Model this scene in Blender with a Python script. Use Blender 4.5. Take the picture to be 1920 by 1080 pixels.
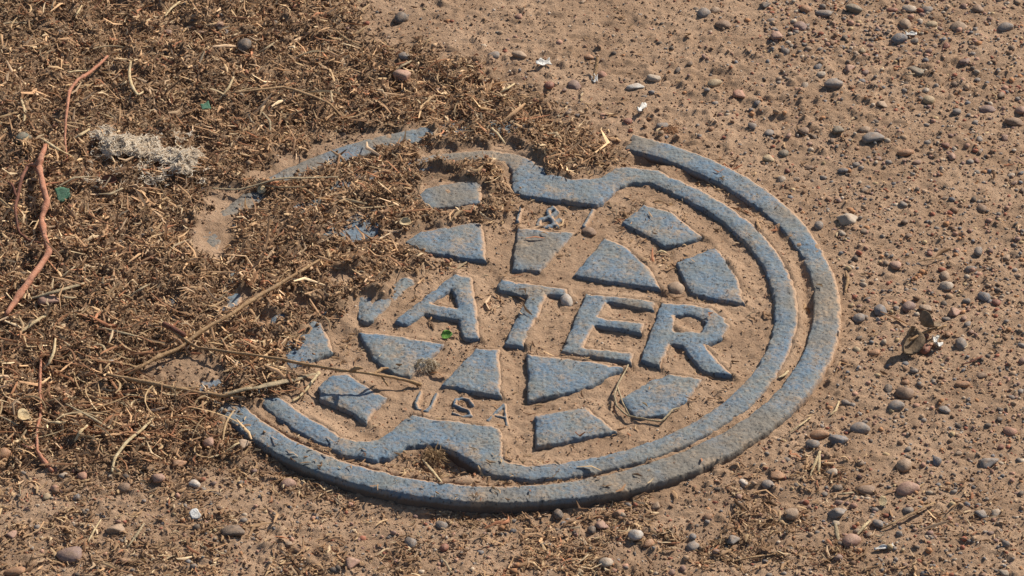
import bpy, math, random
import numpy as np
from mathutils import Matrix, Vector

random.seed(7)
RNG = np.random.default_rng(11)
scene = bpy.context.scene
for o in list(bpy.data.objects):
    bpy.data.objects.remove(o)

# ------------------------------------------------------------------ camera, sky, sun, exposure
S = 0.17                                   # outer radius of the iron ring in metres
PITCH, ROLL, DIST, FPX = 0.600670642, -0.00812742522, 14.2600892 * S, 9000.0
RING_C = np.array([-0.0197495797, -0.0618806746]) * S
LID_C = RING_C + np.array([0.00553406, -0.02906933]) * S
CAM = np.array([0, -DIST * math.cos(PITCH), DIST * math.sin(PITCH)])
RIGHT = np.array([1.0, 0, 0])
UP = np.array([0, math.sin(PITCH), math.cos(PITCH)])
FWD = np.array([0, math.cos(PITCH), -math.sin(PITCH)])
CX = math.cos(ROLL) * RIGHT + math.sin(ROLL) * UP
CY = -math.sin(ROLL) * RIGHT + math.cos(ROLL) * UP
cam_data = bpy.data.cameras.new('camera')
cam = bpy.data.objects.new('camera', cam_data)
scene.collection.objects.link(cam)
cam_data.sensor_width = 36
cam_data.lens = FPX / 1920 * 36
cam_data.clip_start = 0.05
cam_data.clip_end = 200
cam.matrix_world = Matrix(((CX[0], CY[0], -FWD[0], CAM[0]), (CX[1], CY[1], -FWD[1], CAM[1]),
                           (CX[2], CY[2], -FWD[2], CAM[2]), (0, 0, 0, 1)))
scene.camera = cam

SUN_EL, SUN_AZ = math.radians(38), math.radians(47)      # azimuth clockwise from +Y (away from the camera)
w = bpy.data.worlds.new('World')
scene.world = w
w.use_nodes = True
nt = w.node_tree
nt.nodes.clear()
sky = nt.nodes.new('ShaderNodeTexSky')
sky.sky_type = 'NISHITA'
sky.sun_disc = False
sky.sun_elevation = SUN_EL
sky.sun_rotation = SUN_AZ
bg = nt.nodes.new('ShaderNodeBackground')
bg.inputs['Strength'].default_value = 0.075
wo = nt.nodes.new('ShaderNodeOutputWorld')
nt.links.new(sky.outputs[0], bg.inputs[0])
nt.links.new(bg.outputs[0], wo.inputs[0])
sl = bpy.data.lights.new('sun', 'SUN')
sl.energy = 5.0
sl.angle = math.radians(0.53)
sl.color = (1.0, 0.93, 0.82)
sun = bpy.data.objects.new('sun', sl)
scene.collection.objects.link(sun)
sdir = Vector((math.sin(SUN_AZ) * math.cos(SUN_EL), math.cos(SUN_AZ) * math.cos(SUN_EL), math.sin(SUN_EL)))
sun.rotation_euler = sdir.to_track_quat('Z', 'Y').to_euler()
sun.location = sdir * 5
scene.view_settings.view_transform = 'Standard'
scene.view_settings.look = 'None'
scene.view_settings.exposure = 0.42
scene.view_settings.gamma = 1.0
scene.render.engine = 'CYCLES'

# ------------------------------------------------------------------ helpers
def at(px, py, z=0.0):
    """Point of the horizontal plane at height z that the photograph shows at (px, py)."""
    px = np.asarray(px, float); py = np.asarray(py, float)
    x = (px - 960) / FPX; y = -(py - 540) / FPX
    d = FWD + x[..., None] * CX + y[..., None] * CY
    t = (z - CAM[2]) / d[..., 2]
    return (CAM + d * t[..., None])[..., :2]

def P(pts, z=0.0):
    a = np.array(pts, float)
    return at(a[:, 0], a[:, 1], z)

def to_px(x, y, z):
    v = np.stack([np.asarray(x, float) - CAM[0], np.asarray(y, float) - CAM[1], np.zeros_like(x) + z - CAM[2]], -1)
    k = v @ FWD
    return 960 + FPX * (v @ CX) / k, 540 - FPX * (v @ CY) / k

PXM = S / 607.0                            # metres per photograph pixel on the ground, across

def hsh(ix, iy, seed):
    n = (ix.astype(np.int64) * 374761393 + iy.astype(np.int64) * 668265263 + seed * 1442695041) & 0xffffffff
    n = ((n ^ (n >> 13)) * 1274126177) & 0xffffffff
    n = n ^ (n >> 16)
    return n.astype(np.float64) / 4294967295.0

def vn(x, y, size, seed=0):
    """value noise in -1..1 with cells of the given size"""
    x = x / size + 1000.37; y = y / size + 1000.71
    ix = np.floor(x); iy = np.floor(y)
    fx = x - ix; fy = y - iy
    fx = fx * fx * fx * (fx * (fx * 6 - 15) + 10); fy = fy * fy * fy * (fy * (fy * 6 - 15) + 10)
    a = hsh(ix, iy, seed); b = hsh(ix + 1, iy, seed); c = hsh(ix, iy + 1, seed); d = hsh(ix + 1, iy + 1, seed)
    return ((a + (b - a) * fx) * (1 - fy) + (c + (d - c) * fx) * fy) * 2 - 1

def fbm(x, y, size, seed=0, octaves=3, gain=0.5):
    r = 0; g = 1
    for k in range(octaves):
        c, s = math.cos(0.7 * k), math.sin(0.7 * k)
        r = r + g * vn(x * c - y * s, x * s + y * c, size / 2 ** k, seed + 17 * k); g *= gain
    return r

def sst(a, b, x):
    t = np.clip((x - a) / (b - a), 0, 1)
    return t * t * (3 - 2 * t)

def poly_sdf(X, Y, poly):
    d2 = np.full(X.shape, 1e9); ins = np.zeros(X.shape, bool)
    n = len(poly)
    for i in range(n):
        ax, ay = poly[i]; bx, by = poly[(i + 1) % n]
        ex, ey = bx - ax, by - ay
        wx, wy = X - ax, Y - ay
        t = np.clip((wx * ex + wy * ey) / (ex * ex + ey * ey + 1e-18), 0, 1)
        d2 = np.minimum(d2, (wx - ex * t) ** 2 + (wy - ey * t) ** 2)
        if ay != by:
            c = ((ay > Y) != (by > Y)) & (X < (bx - ax) * (Y - ay) / (by - ay) + ax)
            ins ^= c
    return np.where(ins, -1, 1) * np.sqrt(d2)

def path_sdf(X, Y, path, r):
    d2 = np.full(X.shape, 1e9)
    for i in range(len(path) - 1):
        ax, ay = path[i]; ex, ey = path[i + 1] - path[i]
        wx, wy = X - ax, Y - ay
        t = np.clip((wx * ex + wy * ey) / (ex * ex + ey * ey + 1e-18), 0, 1)
        d2 = np.minimum(d2, (wx - ex * t) ** 2 + (wy - ey * t) ** 2)
    return np.sqrt(d2) - r

def mesh_np(name, verts, quads=None, tris=None, smooth=True):
    me = bpy.data.meshes.new(name)
    verts = np.asarray(verts, np.float32)
    nq = 0 if quads is None else len(quads); ntr = 0 if tris is None else len(tris)
    me.vertices.add(len(verts)); me.vertices.foreach_set('co', verts.ravel())
    loops = np.concatenate([np.asarray(a, np.int32).ravel() for a in (quads, tris) if a is not None and len(a)])
    me.loops.add(len(loops)); me.loops.foreach_set('vertex_index', loops)
    me.polygons.add(nq + ntr)
    st = np.concatenate([np.arange(nq) * 4, nq * 4 + np.arange(ntr) * 3]).astype(np.int32)
    me.polygons.foreach_set('loop_start', st)
    me.update(calc_edges=True)
    if smooth:
        me.polygons.foreach_set('use_smooth', np.ones(nq + ntr, bool))
    me.validate()
    return me

def vcol(me, name, col):
    a = me.attributes.new(name, 'FLOAT_COLOR', 'POINT')
    c = np.ones((len(col), 4), np.float32); c[:, :3] = col
    a.data.foreach_set('color', c.ravel())

def vflt(me, name, val):
    a = me.attributes.new(name, 'FLOAT', 'POINT')
    a.data.foreach_set('value', np.asarray(val, np.float32))

def link(name, me, mat=None, parent=None):
    o = bpy.data.objects.new(name, me)
    scene.collection.objects.link(o)
    if mat is not None and me is not None and not me.materials:
        me.materials.append(mat)
    if parent is not None:
        o.parent = parent
    return o

def tag(o, label=None, cat=None, group=None, kind=None):
    if label: o['label'] = label
    if cat: o['category'] = cat
    if group: o['group'] = group
    if kind: o['kind'] = kind
    return o

# ------------------------------------------------------------------ materials
class NT:
    def __init__(s, name):
        s.m = bpy.data.materials.new(name); s.m.use_nodes = True
        s.t = s.m.node_tree; s.t.nodes.clear()
        s.out = s.t.nodes.new('ShaderNodeOutputMaterial')
        s.b = s.t.nodes.new('ShaderNodeBsdfPrincipled')
        s.t.links.new(s.b.outputs[0], s.out.inputs[0])
        s.b.inputs['Specular IOR Level'].default_value = 0.25
        s.geo = s.t.nodes.new('ShaderNodeNewGeometry')
    def noise(s, scale, detail=3, rough=0.6, vec=None, off=0.0):
        n = s.t.nodes.new('ShaderNodeTexNoise')
        n.inputs['Scale'].default_value = scale; n.inputs['Detail'].default_value = detail
        n.inputs['Roughness'].default_value = rough
        v = vec or s.geo.outputs['Position']
        if off:
            a = s.t.nodes.new('ShaderNodeVectorMath'); a.operation = 'ADD'
            s.t.links.new(v, a.inputs[0]); a.inputs[1].default_value = (off, off * 1.3, off * 0.7); v = a.outputs[0]
        s.t.links.new(v, n.inputs['Vector'])
        return n.outputs['Fac']
    def ramp(s, fac, a, b, lo=0.0, hi=1.0):
        r = s.t.nodes.new('ShaderNodeMapRange'); r.interpolation_type = 'SMOOTHSTEP'
        r.inputs['From Min'].default_value = a; r.inputs['From Max'].default_value = b
        r.inputs['To Min'].default_value = lo; r.inputs['To Max'].default_value = hi
        s.t.links.new(fac, r.inputs['Value'])
        return r.outputs[0]
    def mix(s, fac, a, b, mode='MIX'):
        n = s.t.nodes.new('ShaderNodeMix'); n.data_type = 'RGBA'; n.blend_type = mode
        for sock, v in ((n.inputs[0], fac), (n.inputs[6], a), (n.inputs[7], b)):
            if isinstance(v, bpy.types.NodeSocket): s.t.links.new(v, sock)
            elif isinstance(v, tuple): sock.default_value = (*v, 1)
            else: sock.default_value = v
        return n.outputs[2]
    def math(s, op, a, b):
        n = s.t.nodes.new('ShaderNodeMath'); n.operation = op
        for sock, v in ((n.inputs[0], a), (n.inputs[1], b)):
            if isinstance(v, bpy.types.NodeSocket): s.t.links.new(v, sock)
            else: sock.default_value = v
        return n.outputs[0]
    def attr(s, name, what='Fac'):
        n = s.t.nodes.new('ShaderNodeAttribute'); n.attribute_name = name
        return n.outputs[what]
    def bump(s, h, dist, strength=1.0):
        n = s.t.nodes.new('ShaderNodeBump'); n.inputs['Distance'].default_value = dist
        n.inputs['Strength'].default_value = strength
        s.t.links.new(h, n.inputs['Height']); s.t.links.new(n.outputs[0], s.b.inputs['Normal'])
    def done(s, col, rough=0.9):
        if isinstance(col, tuple): s.b.inputs['Base Color'].default_value = (*col, 1)
        else: s.t.links.new(col, s.b.inputs['Base Color'])
        s.b.inputs['Roughness'].default_value = rough
        return s.m

DUST = (0.40, 0.255, 0.155)
def mat_ground():
    n = NT('sandy_dirt')
    mul = n.attr('mulch')
    c = n.mix(n.ramp(n.noise(28, 4), 0.35, 0.68), (0.345, 0.22, 0.135), (0.46, 0.305, 0.195))
    c = n.mix(n.ramp(n.noise(260, 4, 0.7), 0.45, 0.75, 0, 0.6), c, (0.25, 0.155, 0.095))
    d = n.mix(n.ramp(n.noise(180, 4, 0.7, off=3), 0.4, 0.7), (0.22, 0.14, 0.085), (0.38, 0.25, 0.15))
    c = n.mix(mul, c, d)
    c = n.mix(n.ramp(n.noise(900, 2, 0.7, off=1), 0.62, 0.70, 0, 0.7), c, (0.10, 0.062, 0.04))
    c = n.mix(n.ramp(n.noise(1100, 2, 0.6, off=5), 0.66, 0.72, 0, 0.8), c, (0.58, 0.44, 0.32))
    c = n.mix(n.ramp(n.noise(420, 2, 0.6, off=8), 0.66, 0.73, 0, 0.55), c, (0.33, 0.15, 0.085))
    n.bump(n.noise(650, 5, 0.8, off=2), 0.0016, 1.0)
    return n.done(c, 0.95)

def mat_iron():
    n = NT('worn_blue_painted_iron')
    wear = n.attr('wear'); low = n.attr('low')
    c = n.mix(n.ramp(n.noise(45, 4, 0.65), 0.36, 0.66), (0.088, 0.158, 0.232), (0.135, 0.163, 0.172))
    c = n.mix(n.ramp(n.math('ADD', wear, n.math('MULTIPLY', n.noise(70, 4, 0.7, off=4), 0.7)), 0.50, 1.05, 0, 0.92), c, (0.150, 0.132, 0.108))
    c = n.mix(n.ramp(n.noise(300, 5, 0.75, off=1), 0.40, 0.72, 0.10, 0.62), c, (0.225, 0.185, 0.142))
    c = n.mix(n.ramp(n.noise(48, 9, 0.88, off=6), 0.49, 0.64, 0, 0.80), c, (0.31, 0.222, 0.145))
    c = n.mix(n.ramp(n.noise(640, 2, 0.6, off=9), 0.60, 0.67, 0, 0.88), c, (0.045, 0.045, 0.045))
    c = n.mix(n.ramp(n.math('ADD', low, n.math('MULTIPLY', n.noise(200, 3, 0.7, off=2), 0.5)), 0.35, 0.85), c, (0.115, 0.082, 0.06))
    c = n.mix(n.ramp(n.math('ADD', n.attr('dust'), n.math('MULTIPLY', n.noise(260, 4, 0.75, off=13), 0.9)), 0.62, 1.15, 0, 0.95), c, DUST)
    n.bump(n.noise(620, 4, 0.75, off=11), 0.0008, 0.75)
    n.b.inputs['Specular IOR Level'].default_value = 0.3
    return n.done(c, 0.72)

def mat_pieces(name, rough=0.85, scale=500, thin=0.0):
    n = NT(name)
    c = n.mix(n.ramp(n.noise(scale, 3, 0.7), 0.3, 0.7), n.mix(1.0, n.attr('Col', 'Color'), (0.72, 0.70, 0.68), 'MULTIPLY'), n.attr('Col', 'Color'))
    n.b.inputs['Specular IOR Level'].default_value = 0.2
    if thin:
        tr = n.t.nodes.new('ShaderNodeBsdfTranslucent'); n.t.links.new(c, tr.inputs[0])
        mx = n.t.nodes.new('ShaderNodeMixShader'); mx.inputs[0].default_value = thin
        n.t.links.new(n.b.outputs[0], mx.inputs[1]); n.t.links.new(tr.outputs[0], mx.inputs[2]); n.t.links.new(mx.outputs[0], n.out.inputs[0])
    return n.done(c, rough)

def mat_pebble():
    n = NT('river_pebble')
    oi = n.t.nodes.new('ShaderNodeObjectInfo')
    tc = n.t.nodes.new('ShaderNodeTexCoord')
    v = tc.outputs['Object']
    c0 = oi.outputs['Color']
    c = n.mix(n.ramp(n.noise(1.6, 4, 0.7, v), 0.35, 0.7), n.mix(1.0, c0, (0.62, 0.62, 0.64), 'MULTIPLY'), c0)
    c = n.mix(n.ramp(n.noise(7, 3, 0.7, v, 3), 0.6, 0.7, 0, 0.5), c, (0.5, 0.42, 0.35))
    c = n.mix(n.ramp(n.noise(5, 3, 0.7, v, 6), 0.6, 0.72, 0, 0.5), c, (0.06, 0.05, 0.045))
    c = n.mix(n.ramp(n.noise(1.8, 5, 0.75, v, 9), 0.38, 0.72, 0.06, 0.6), c, DUST)
    n.bump(n.noise(4, 5, 0.75, v), 0.0007, 0.6)
    n.b.inputs['Specular IOR Level'].default_value = 0.35
    return n.done(c, 0.62)

def mat_twig(name, a, b, scale=320):
    n = NT(name)
    c = n.mix(n.ramp(n.noise(scale, 4, 0.7), 0.35, 0.7), a, b)
    c = n.mix(n.ramp(n.noise(scale * 2.2, 3, 0.7, off=4), 0.6, 0.7, 0, 0.6), c, tuple(q * 0.35 for q in a))
    c = n.mix(n.ramp(n.noise(scale * .45, 4, 0.75, off=7), 0.5, 0.68, 0, 0.6), c, tuple(min(1, q * 0.5 + 0.04) for q in a))
    n.bump(n.noise(scale * 1.6, 5, 0.8), 0.0010, 1.0)
    return n.done(c, 0.8)

M_GROUND = mat_ground(); M_IRON = mat_iron(); M_SHRED = mat_pieces('dry_grass_shred', thin=0.22); M_GRIT = mat_pieces('soil_grit', 0.9, 900)
M_PEB = mat_pebble()
M_RED = mat_twig('reddish_twig_bark', (0.40, 0.16, 0.09), (0.52, 0.26, 0.165))
M_DARKRED = mat_twig('dark_red_twig_bark', (0.13, 0.05, 0.032), (0.24, 0.10, 0.06))
M_STALK = mat_twig('brown_stalk', (0.30, 0.175, 0.085), (0.46, 0.30, 0.16))
M_STRAW = mat_twig('pale_straw', (0.50, 0.36, 0.19), (0.66, 0.52, 0.32))
M_GSTRAW = mat_twig('weathered_straw', (0.30, 0.23, 0.14), (0.47, 0.36, 0.22))
M_WHITE = mat_twig('white_chip', (0.62, 0.58, 0.52), (0.78, 0.76, 0.72))
M_LEAF = mat_twig('dry_brown_leaf', (0.17, 0.115, 0.07), (0.30, 0.21, 0.13))
M_GREEN = mat_twig('green_leaf', (0.09, 0.22, 0.035), (0.16, 0.32, 0.06))
M_DULLGREEN = mat_twig('dull_green_scrap', (0.07, 0.17, 0.10), (0.11, 0.22, 0.14))
M_FLUFF = mat_pieces('cream_fibre', 0.9, 400, thin=0.3)

# ------------------------------------------------------------------ iron shapes, traced on the plane of the lid
H = 0.0005
X0, Y0 = RING_C - 1.06 * S
NX = int(2.12 * S / H) + 1
GX, GY = np.meshgrid(X0 + np.arange(NX) * H, Y0 + np.arange(NX) * H, indexing='ij')
UNION = np.full((NX, NX), 0.05)
BIG = np.full((NX, NX), 0.05)             # without the small lettering

def sl_bbox(pts, pad=0.012):
    lo = np.floor((pts.min(0) - pad - (X0, Y0)) / H).astype(int).clip(0, NX - 1)
    hi = np.ceil((pts.max(0) + pad - (X0, Y0)) / H).astype(int).clip(1, NX)
    return slice(lo[0], hi[0]), slice(lo[1], hi[1])

WEAR = [((1548, 560), 70, 1.0), ((1540, 640), 40, 0.6), ((1440, 830), 90, 1.0), ((1320, 880), 80, 0.95), ((1180, 915), 80, 0.8), ((1500, 760), 30, 0.6), ((1470, 400), 40, 0.6), ((1200, 265), 45, 0.7),
        ((1010, 465), 45, 1.1), ((560, 305), 60, 0.8), ((700, 262), 60, 0.6), ((940, 925), 90, 0.55), ((1430, 350), 50, 0.4),
        ((1000, 540), 40, 0.5), ((1185, 575), 40, 0.6), ((850, 360), 50, 0.7), ((950, 290), 40, 0.8), ((1450, 450), 30, 0.3),
        ((870, 290), 60, 0.8), ((1240, 740), 40, 0.4), ((1110, 700), 40, 0.3), ((430, 380), 50, 0.9), ((390, 460), 40, 1.0)]
def wear_at(x, y):
    r = np.zeros_like(x)
    for (px, py), rad, a in WEAR:
        c = at(px, py); q = rad * PXM * 1.2
        r = np.maximum(r, a * np.exp(-((x - c[0]) ** 2 + (y - c[1]) ** 2) / (q * q)))
    return r

def iron_part(name, sl, d, parent, depth=0.011, top=0.0, edge=0.0021, crown=0.0, seed=0):
    """solid casting: the top face follows the outline d<0, rounded shoulder, steep rough wall"""
    x, y = GX[sl], GY[sl]
    UNION[sl] = np.minimum(UNION[sl], d)
    if name != 'small_letter': BIG[sl] = np.minimum(BIG[sl], d)
    wob = 0.3 if name == 'small_letter' else 1.0
    dn = d + wob * (0.00050 * vn(x, y, 0.005, 5 + seed) + 0.0006 * sst(0.55, 0.9, vn(x, y, 0.0035, 8 + seed))) + 0.00018 * vn(x, y, 0.0014, 6 + seed)
    z = top - depth * sst(-edge * 0.55, edge * 0.95, dn) - 0.0007 * sst(-0.0045, 0.0, dn)
    z = z + 0.00025 * fbm(x, y, 0.007, 40) + 0.00020 * vn(x, y, 0.0013, 41) + crown * sst(0, -0.008, dn)
    keep = dn < edge * 1.15
    cell = keep[:-1, :-1] & keep[1:, :-1] & keep[:-1, 1:] & keep[1:, 1:]
    used = np.zeros(keep.shape, bool)
    used[:-1, :-1] |= cell; used[1:, :-1] |= cell; used[:-1, 1:] |= cell; used[1:, 1:] |= cell
    idx = -np.ones(keep.shape, np.int64); idx[used] = np.arange(used.sum())
    i, j = np.nonzero(cell)
    q = np.stack([idx[i, j], idx[i + 1, j], idx[i + 1, j + 1], idx[i, j + 1]], 1)
    v = np.stack([x[used], y[used], z[used]], 1)
    # closed underside
    me = mesh_np(name, v, q)
    vflt(me, 'wear', wear_at(x[used], y[used]))
    gx_, gy_ = np.gradient(d); gl_ = np.hypot(gx_, gy_) + 1e-9
    fc_ = sst(-0.1, 0.8, (gx_ * 0.7 + gy_ * 0.6) / gl_) * sst(-0.0042, 0.0, dn)
    vflt(me, 'dust', fc_[used])
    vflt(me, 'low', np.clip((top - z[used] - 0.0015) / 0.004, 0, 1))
    return link(name, me, M_IRON, parent)

ring = bpy.data.objects.new('meter_box_ring', None); scene.collection.objects.link(ring)
tag(ring, 'round blue-grey iron ring frame set in the dirt around the water lid', 'ring frame')
lid = bpy.data.objects.new('water_meter_lid', None); scene.collection.objects.link(lid)
tag(lid, 'round worn blue iron lid with raised letters reading WATER and USA', 'lid')

full = (slice(0, NX), slice(0, NX))
rr = np.hypot(GX - RING_C[0], GY - RING_C[1]); th = np.arctan2(GY - RING_C[1], GX - RING_C[0])
rw = 0.0006 * np.sin(3 * th + 1) + 0.0004 * np.sin(7 * th)
d_ring = np.maximum(rr - S + rw, 0.905 * S - rr + rw)
cut = poly_sdf(GX, GY, P([(1015, 215), (1192, 232), (1176, 262), (1160, 296), (1015, 320)]))
d_ring = np.maximum(d_ring, -cut)
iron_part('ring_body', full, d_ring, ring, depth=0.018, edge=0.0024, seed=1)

def mirror(p): return 2 * LID_C - p
def circ(r, a0, a1, n):
    t = np.radians(np.linspace(a0, a1, n)); return np.stack([LID_C[0] + r * S * np.cos(t), LID_C[1] + r * S * np.sin(t)], 1)
no = P([(640, 853), (700, 862), (730, 858), (748, 848), (762, 838), (783, 834), (820, 835), (857, 850), (893, 873), (923, 890), (957, 895)])
ni = P([(640, 813), (668, 822), (693, 822), (708, 819), (727, 808), (757, 781), (773, 773), (807, 779), (923, 795), (941, 800), (944, 812), (947, 853), (955, 863)])
RO, RI = 0.864, 0.785
outer = np.concatenate([no, circ(RO, -86, 53, 60), mirror(no), circ(RO, 94, 233, 60)])
inner = np.concatenate([ni, circ(RI, -86, 50, 60), mirror(ni), circ(RI, 94, 230, 60)])
d_rim = np.maximum(poly_sdf(GX, GY, outer), -poly_sdf(GX, GY, inner))
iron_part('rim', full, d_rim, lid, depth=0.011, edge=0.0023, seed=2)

BL = dict(
    a=[(757, 451), (787, 431), (907, 411), (913, 487), (800, 471)],
    b=[(968, 423), (1079, 433), (1053, 463), (1012, 506), (960, 503)],
    c=[(1133, 443), (1160, 451), (1185, 467), (1223, 503), (1243, 541), (1150, 527), (1073, 513)],
    d=[(1207, 379), (1260, 394), (1297, 423), (1320, 441), (1280, 453), (1244, 460), (1165, 414)],
    e=[(1268, 490), (1343, 459), (1367, 490), (1388, 524), (1398, 566), (1350, 560), (1295, 546), (1280, 517)],
    f=[(668, 617), (740, 625), (838, 641), (800, 678), (770, 706), (735, 697), (700, 672)],
    g=[(893, 650), (937, 652), (944, 742), (880, 730), (825, 719)],
    h=[(988, 661), (1080, 670), (1172, 684), (1112, 720), (1050, 737), (990, 748)],
    i=[(1160, 745), (1215, 712), (1255, 697), (1322, 706), (1290, 748), (1245, 775), (1190, 781)],
    j=[(1002, 778), (1100, 758), (1157, 806), (1073, 823), (1003, 835)],
    k=[(594, 722), (622, 700), (655, 697), (700, 727), (729, 742), (706, 765), (688, 794), (655, 770), (598, 745)],
    m=[(777, 373), (795, 350), (870, 335), (905, 336), (905, 378), (830, 388), (800, 387)])
blocks = [P(v) for v in BL.values()] + [mirror(P(BL['e'])), mirror(P(BL['i']))]
for n_, pl in enumerate(blocks):
    sl_ = sl_bbox(pl)
    d_ = poly_sdf(GX[sl_], GY[sl_], pl) - 0.0004
    iron_part('raised_block', sl_, d_, lid, seed=10 + n_, top=-0.0002)
LET = dict(
    A=([(853, 508), (887, 516), (894, 560), (903, 635), (867, 630), (858, 598), (797, 585), (763, 608), (738, 598)], [(846, 540), (857, 573), (813, 565)]),
    T=([(930, 529), (940, 520), (1066, 537), (1066, 553), (1028, 551), (983, 648), (944, 642), (987, 552), (937, 542)], None),
    E=([(1098, 546), (1234, 560), (1227, 579), (1140, 564), (1124, 590), (1211, 603), (1204, 622), (1115, 607), (1097, 647), (1191, 658), (1184, 677), (1051, 657)], None),
    R=([(1240, 563), (1285, 565), (1332, 572), (1359, 588), (1369, 608), (1355, 630), (1324, 643), (1376, 702), (1318, 695), (1278, 646), (1260, 643), (1238, 685), (1198, 672)],
       [(1268, 589), (1300, 589), (1322, 603), (1312, 618), (1268, 615)]))
for ch, (o_, h_) in LET.items():
    pl = P(o_); sl_ = sl_bbox(pl)
    d_ = poly_sdf(GX[sl_], GY[sl_], pl) - 0.0003
    if h_: d_ = np.maximum(d_, -poly_sdf(GX[sl_], GY[sl_], P(h_)) - 0.0002)
    tag(iron_part('letter', sl_, d_, lid, top=-0.0003, seed=30), 'raised iron letter ' + ch)
pl = P([(603, 505), (610, 585), (682, 520), (688, 590), (762, 523)]); sl_ = sl_bbox(pl)
tag(iron_part('letter', sl_, path_sdf(GX[sl_], GY[sl_], pl, 0.0052), lid, top=-0.0008, seed=31), 'raised iron letter W half buried')
STROKES = dict(
    U=([[(789, 728), (780, 750), (784, 761), (800, 765), (808, 757), (819, 732)]], 0.0015),
    S=([[(886, 752), (880, 743), (868, 739), (855, 743), (852, 752), (866, 758), (880, 764), (883, 773), (868, 776), (850, 769)]], 0.0014),
    A=([[(915, 782), (946, 752), (951, 792)], [(925, 773), (947, 776)]], 0.0014),
    I=([[(978, 380), (970, 408)]], 0.0016),
    amp=([[(1045, 416), (1030, 396), (1028, 386), (1038, 381), (1045, 388), (1034, 397), (1012, 404), (1009, 414), (1022, 419), (1036, 414), (1050, 403)]], 0.0017),
    I2=([[(1112, 388), (1095, 418)]], 0.0016))
LBL = dict(U='small raised letter U', S='small raised letter S', A='small raised letter A', I='small raised stroke left of the ampersand', amp='small raised ampersand', I2='small raised stroke right of the ampersand')
for k_, (paths, r_) in STROKES.items():
    allp = np.concatenate([P(p) for p in paths]); sl_ = sl_bbox(allp)
    d_ = np.minimum.reduce([path_sdf(GX[sl_], GY[sl_], P(p), r_) for p in paths])
    tag(iron_part('small_letter', sl_, d_, lid, top=(-0.0016 if k_ == 'amp' else -0.0010), edge=0.0014, seed=33), LBL[k_])
# flat plate that carries the raised pattern (covered by dirt)
t_ = np.linspace(0, 2 * np.pi, 97)[:-1]
pv = [(LID_C[0], LID_C[1], -0.0075)] + [(LID_C[0] + 0.86 * S * math.cos(a), LID_C[1] + 0.86 * S * math.sin(a), -0.0075) for a in t_]
me = mesh_np('plate', pv, None, [(0, 1 + i, 1 + (i + 1) % 96) for i in range(96)])
vflt(me, 'wear', np.zeros(97)); vflt(me, 'low', np.ones(97)); vflt(me, 'dust', np.ones(97))
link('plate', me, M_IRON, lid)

def union_at(x, y, UNION=UNION):
    fx = np.clip((x - X0) / H, 0, NX - 1.001); fy = np.clip((y - Y0) / H, 0, NX - 1.001)
    i = fx.astype(int); j = fy.astype(int); u = fx - i; v = fy - j
    r = (UNION[i, j] * (1 - u) + UNION[i + 1, j] * u) * (1 - v) + (UNION[i, j + 1] * (1 - u) + UNION[i + 1, j + 1] * u) * v
    out = (x < X0) | (y < Y0) | (x > X0 + (NX - 1) * H) | (y > Y0 + (NX - 1) * H)
    return np.where(out, 0.05, r)

# ------------------------------------------------------------------ the ground
MULCH = P([(-150, -120), (620, -120), (665, 20), (700, 85), (770, 100), (880, 118), (960, 165), (1040, 200), (1075, 235), (1150, 262), (1165, 292), (1135, 318),
           (1030, 322), (1000, 305), (978, 283), (958, 300), (966, 330), (955, 360), (935, 392), (912, 402), (830, 415), (765, 440), (752, 460), (790, 480), (800, 505),
           (760, 512), (735, 530), (690, 555), (650, 590), (600, 600), (565, 620), (560, 665), (590, 690), (560, 720), (500, 735), (420, 755),
           (400, 775), (440, 800), (475, 835), (440, 870), (360, 862), (300, 890), (230, 868), (160, 885), (90, 850), (20, 880), (-150, 860)])
# low spots of the litter where iron or bare soil shows: centre, half width, half height (photo pixels), drop
SPOTS = [(520, 326, 44, 17, 1), (570, 303, 48, 17, 1), (640, 278, 55, 18, 1), (710, 262, 50, 17, 1), (772, 253, 40, 14, 1), (670, 438, 30, 12, 1), (603, 438, 14, 7, 1),
         (840, 288, 45, 14, 1), (890, 282, 30, 12, 1), (945, 285, 32, 18, 1), (850, 362, 62, 30, 1), (632, 520, 16, 10, 1), (520, 600, 13, 9, 1), (447, 567, 11, 10, 1),
         (320, 565, 10, 12, .7), (573, 574, 16, 7, 1), (440, 378, 32, 14, 1), (425, 405, 14, 16, 1), (395, 448, 34, 34, 1), (600, 645, 30, 24, 1), (690, 578, 40, 26, 1),
         (752, 530, 22, 16, 1), (850, 448, 70, 30, 1), (790, 448, 46, 18, 1), (480, 372, 24, 9, .9), (555, 668, 16, 10, 1), (345, 700, 62, 26, .75), (985, 318, 34, 34, 1), (1130, 265, 30, 9, .8),
         (620, 250, 30, 8, .6), (545, 290, 30, 8, .6), (640, 720, 60, 30, 1), (530, 770, 50, 20, 1), (505, 605, 22, 10, 1), (565, 572, 22, 9, 1), (612, 556, 14, 8, 1), (640, 522, 22, 12, 1), (612, 440, 24, 9, 1), (455, 560, 14, 10, 1), (548, 688, 22, 8, 1), (700, 440, 16, 9, 1), (470, 640, 14, 8, 1), (430, 375, 40, 20, 1), (400, 420, 26, 24, 1), (815, 320, 30, 8, .8)]
sp_c = at([s[0] for s in SPOTS], [s[1] for s in SPOTS])
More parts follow.
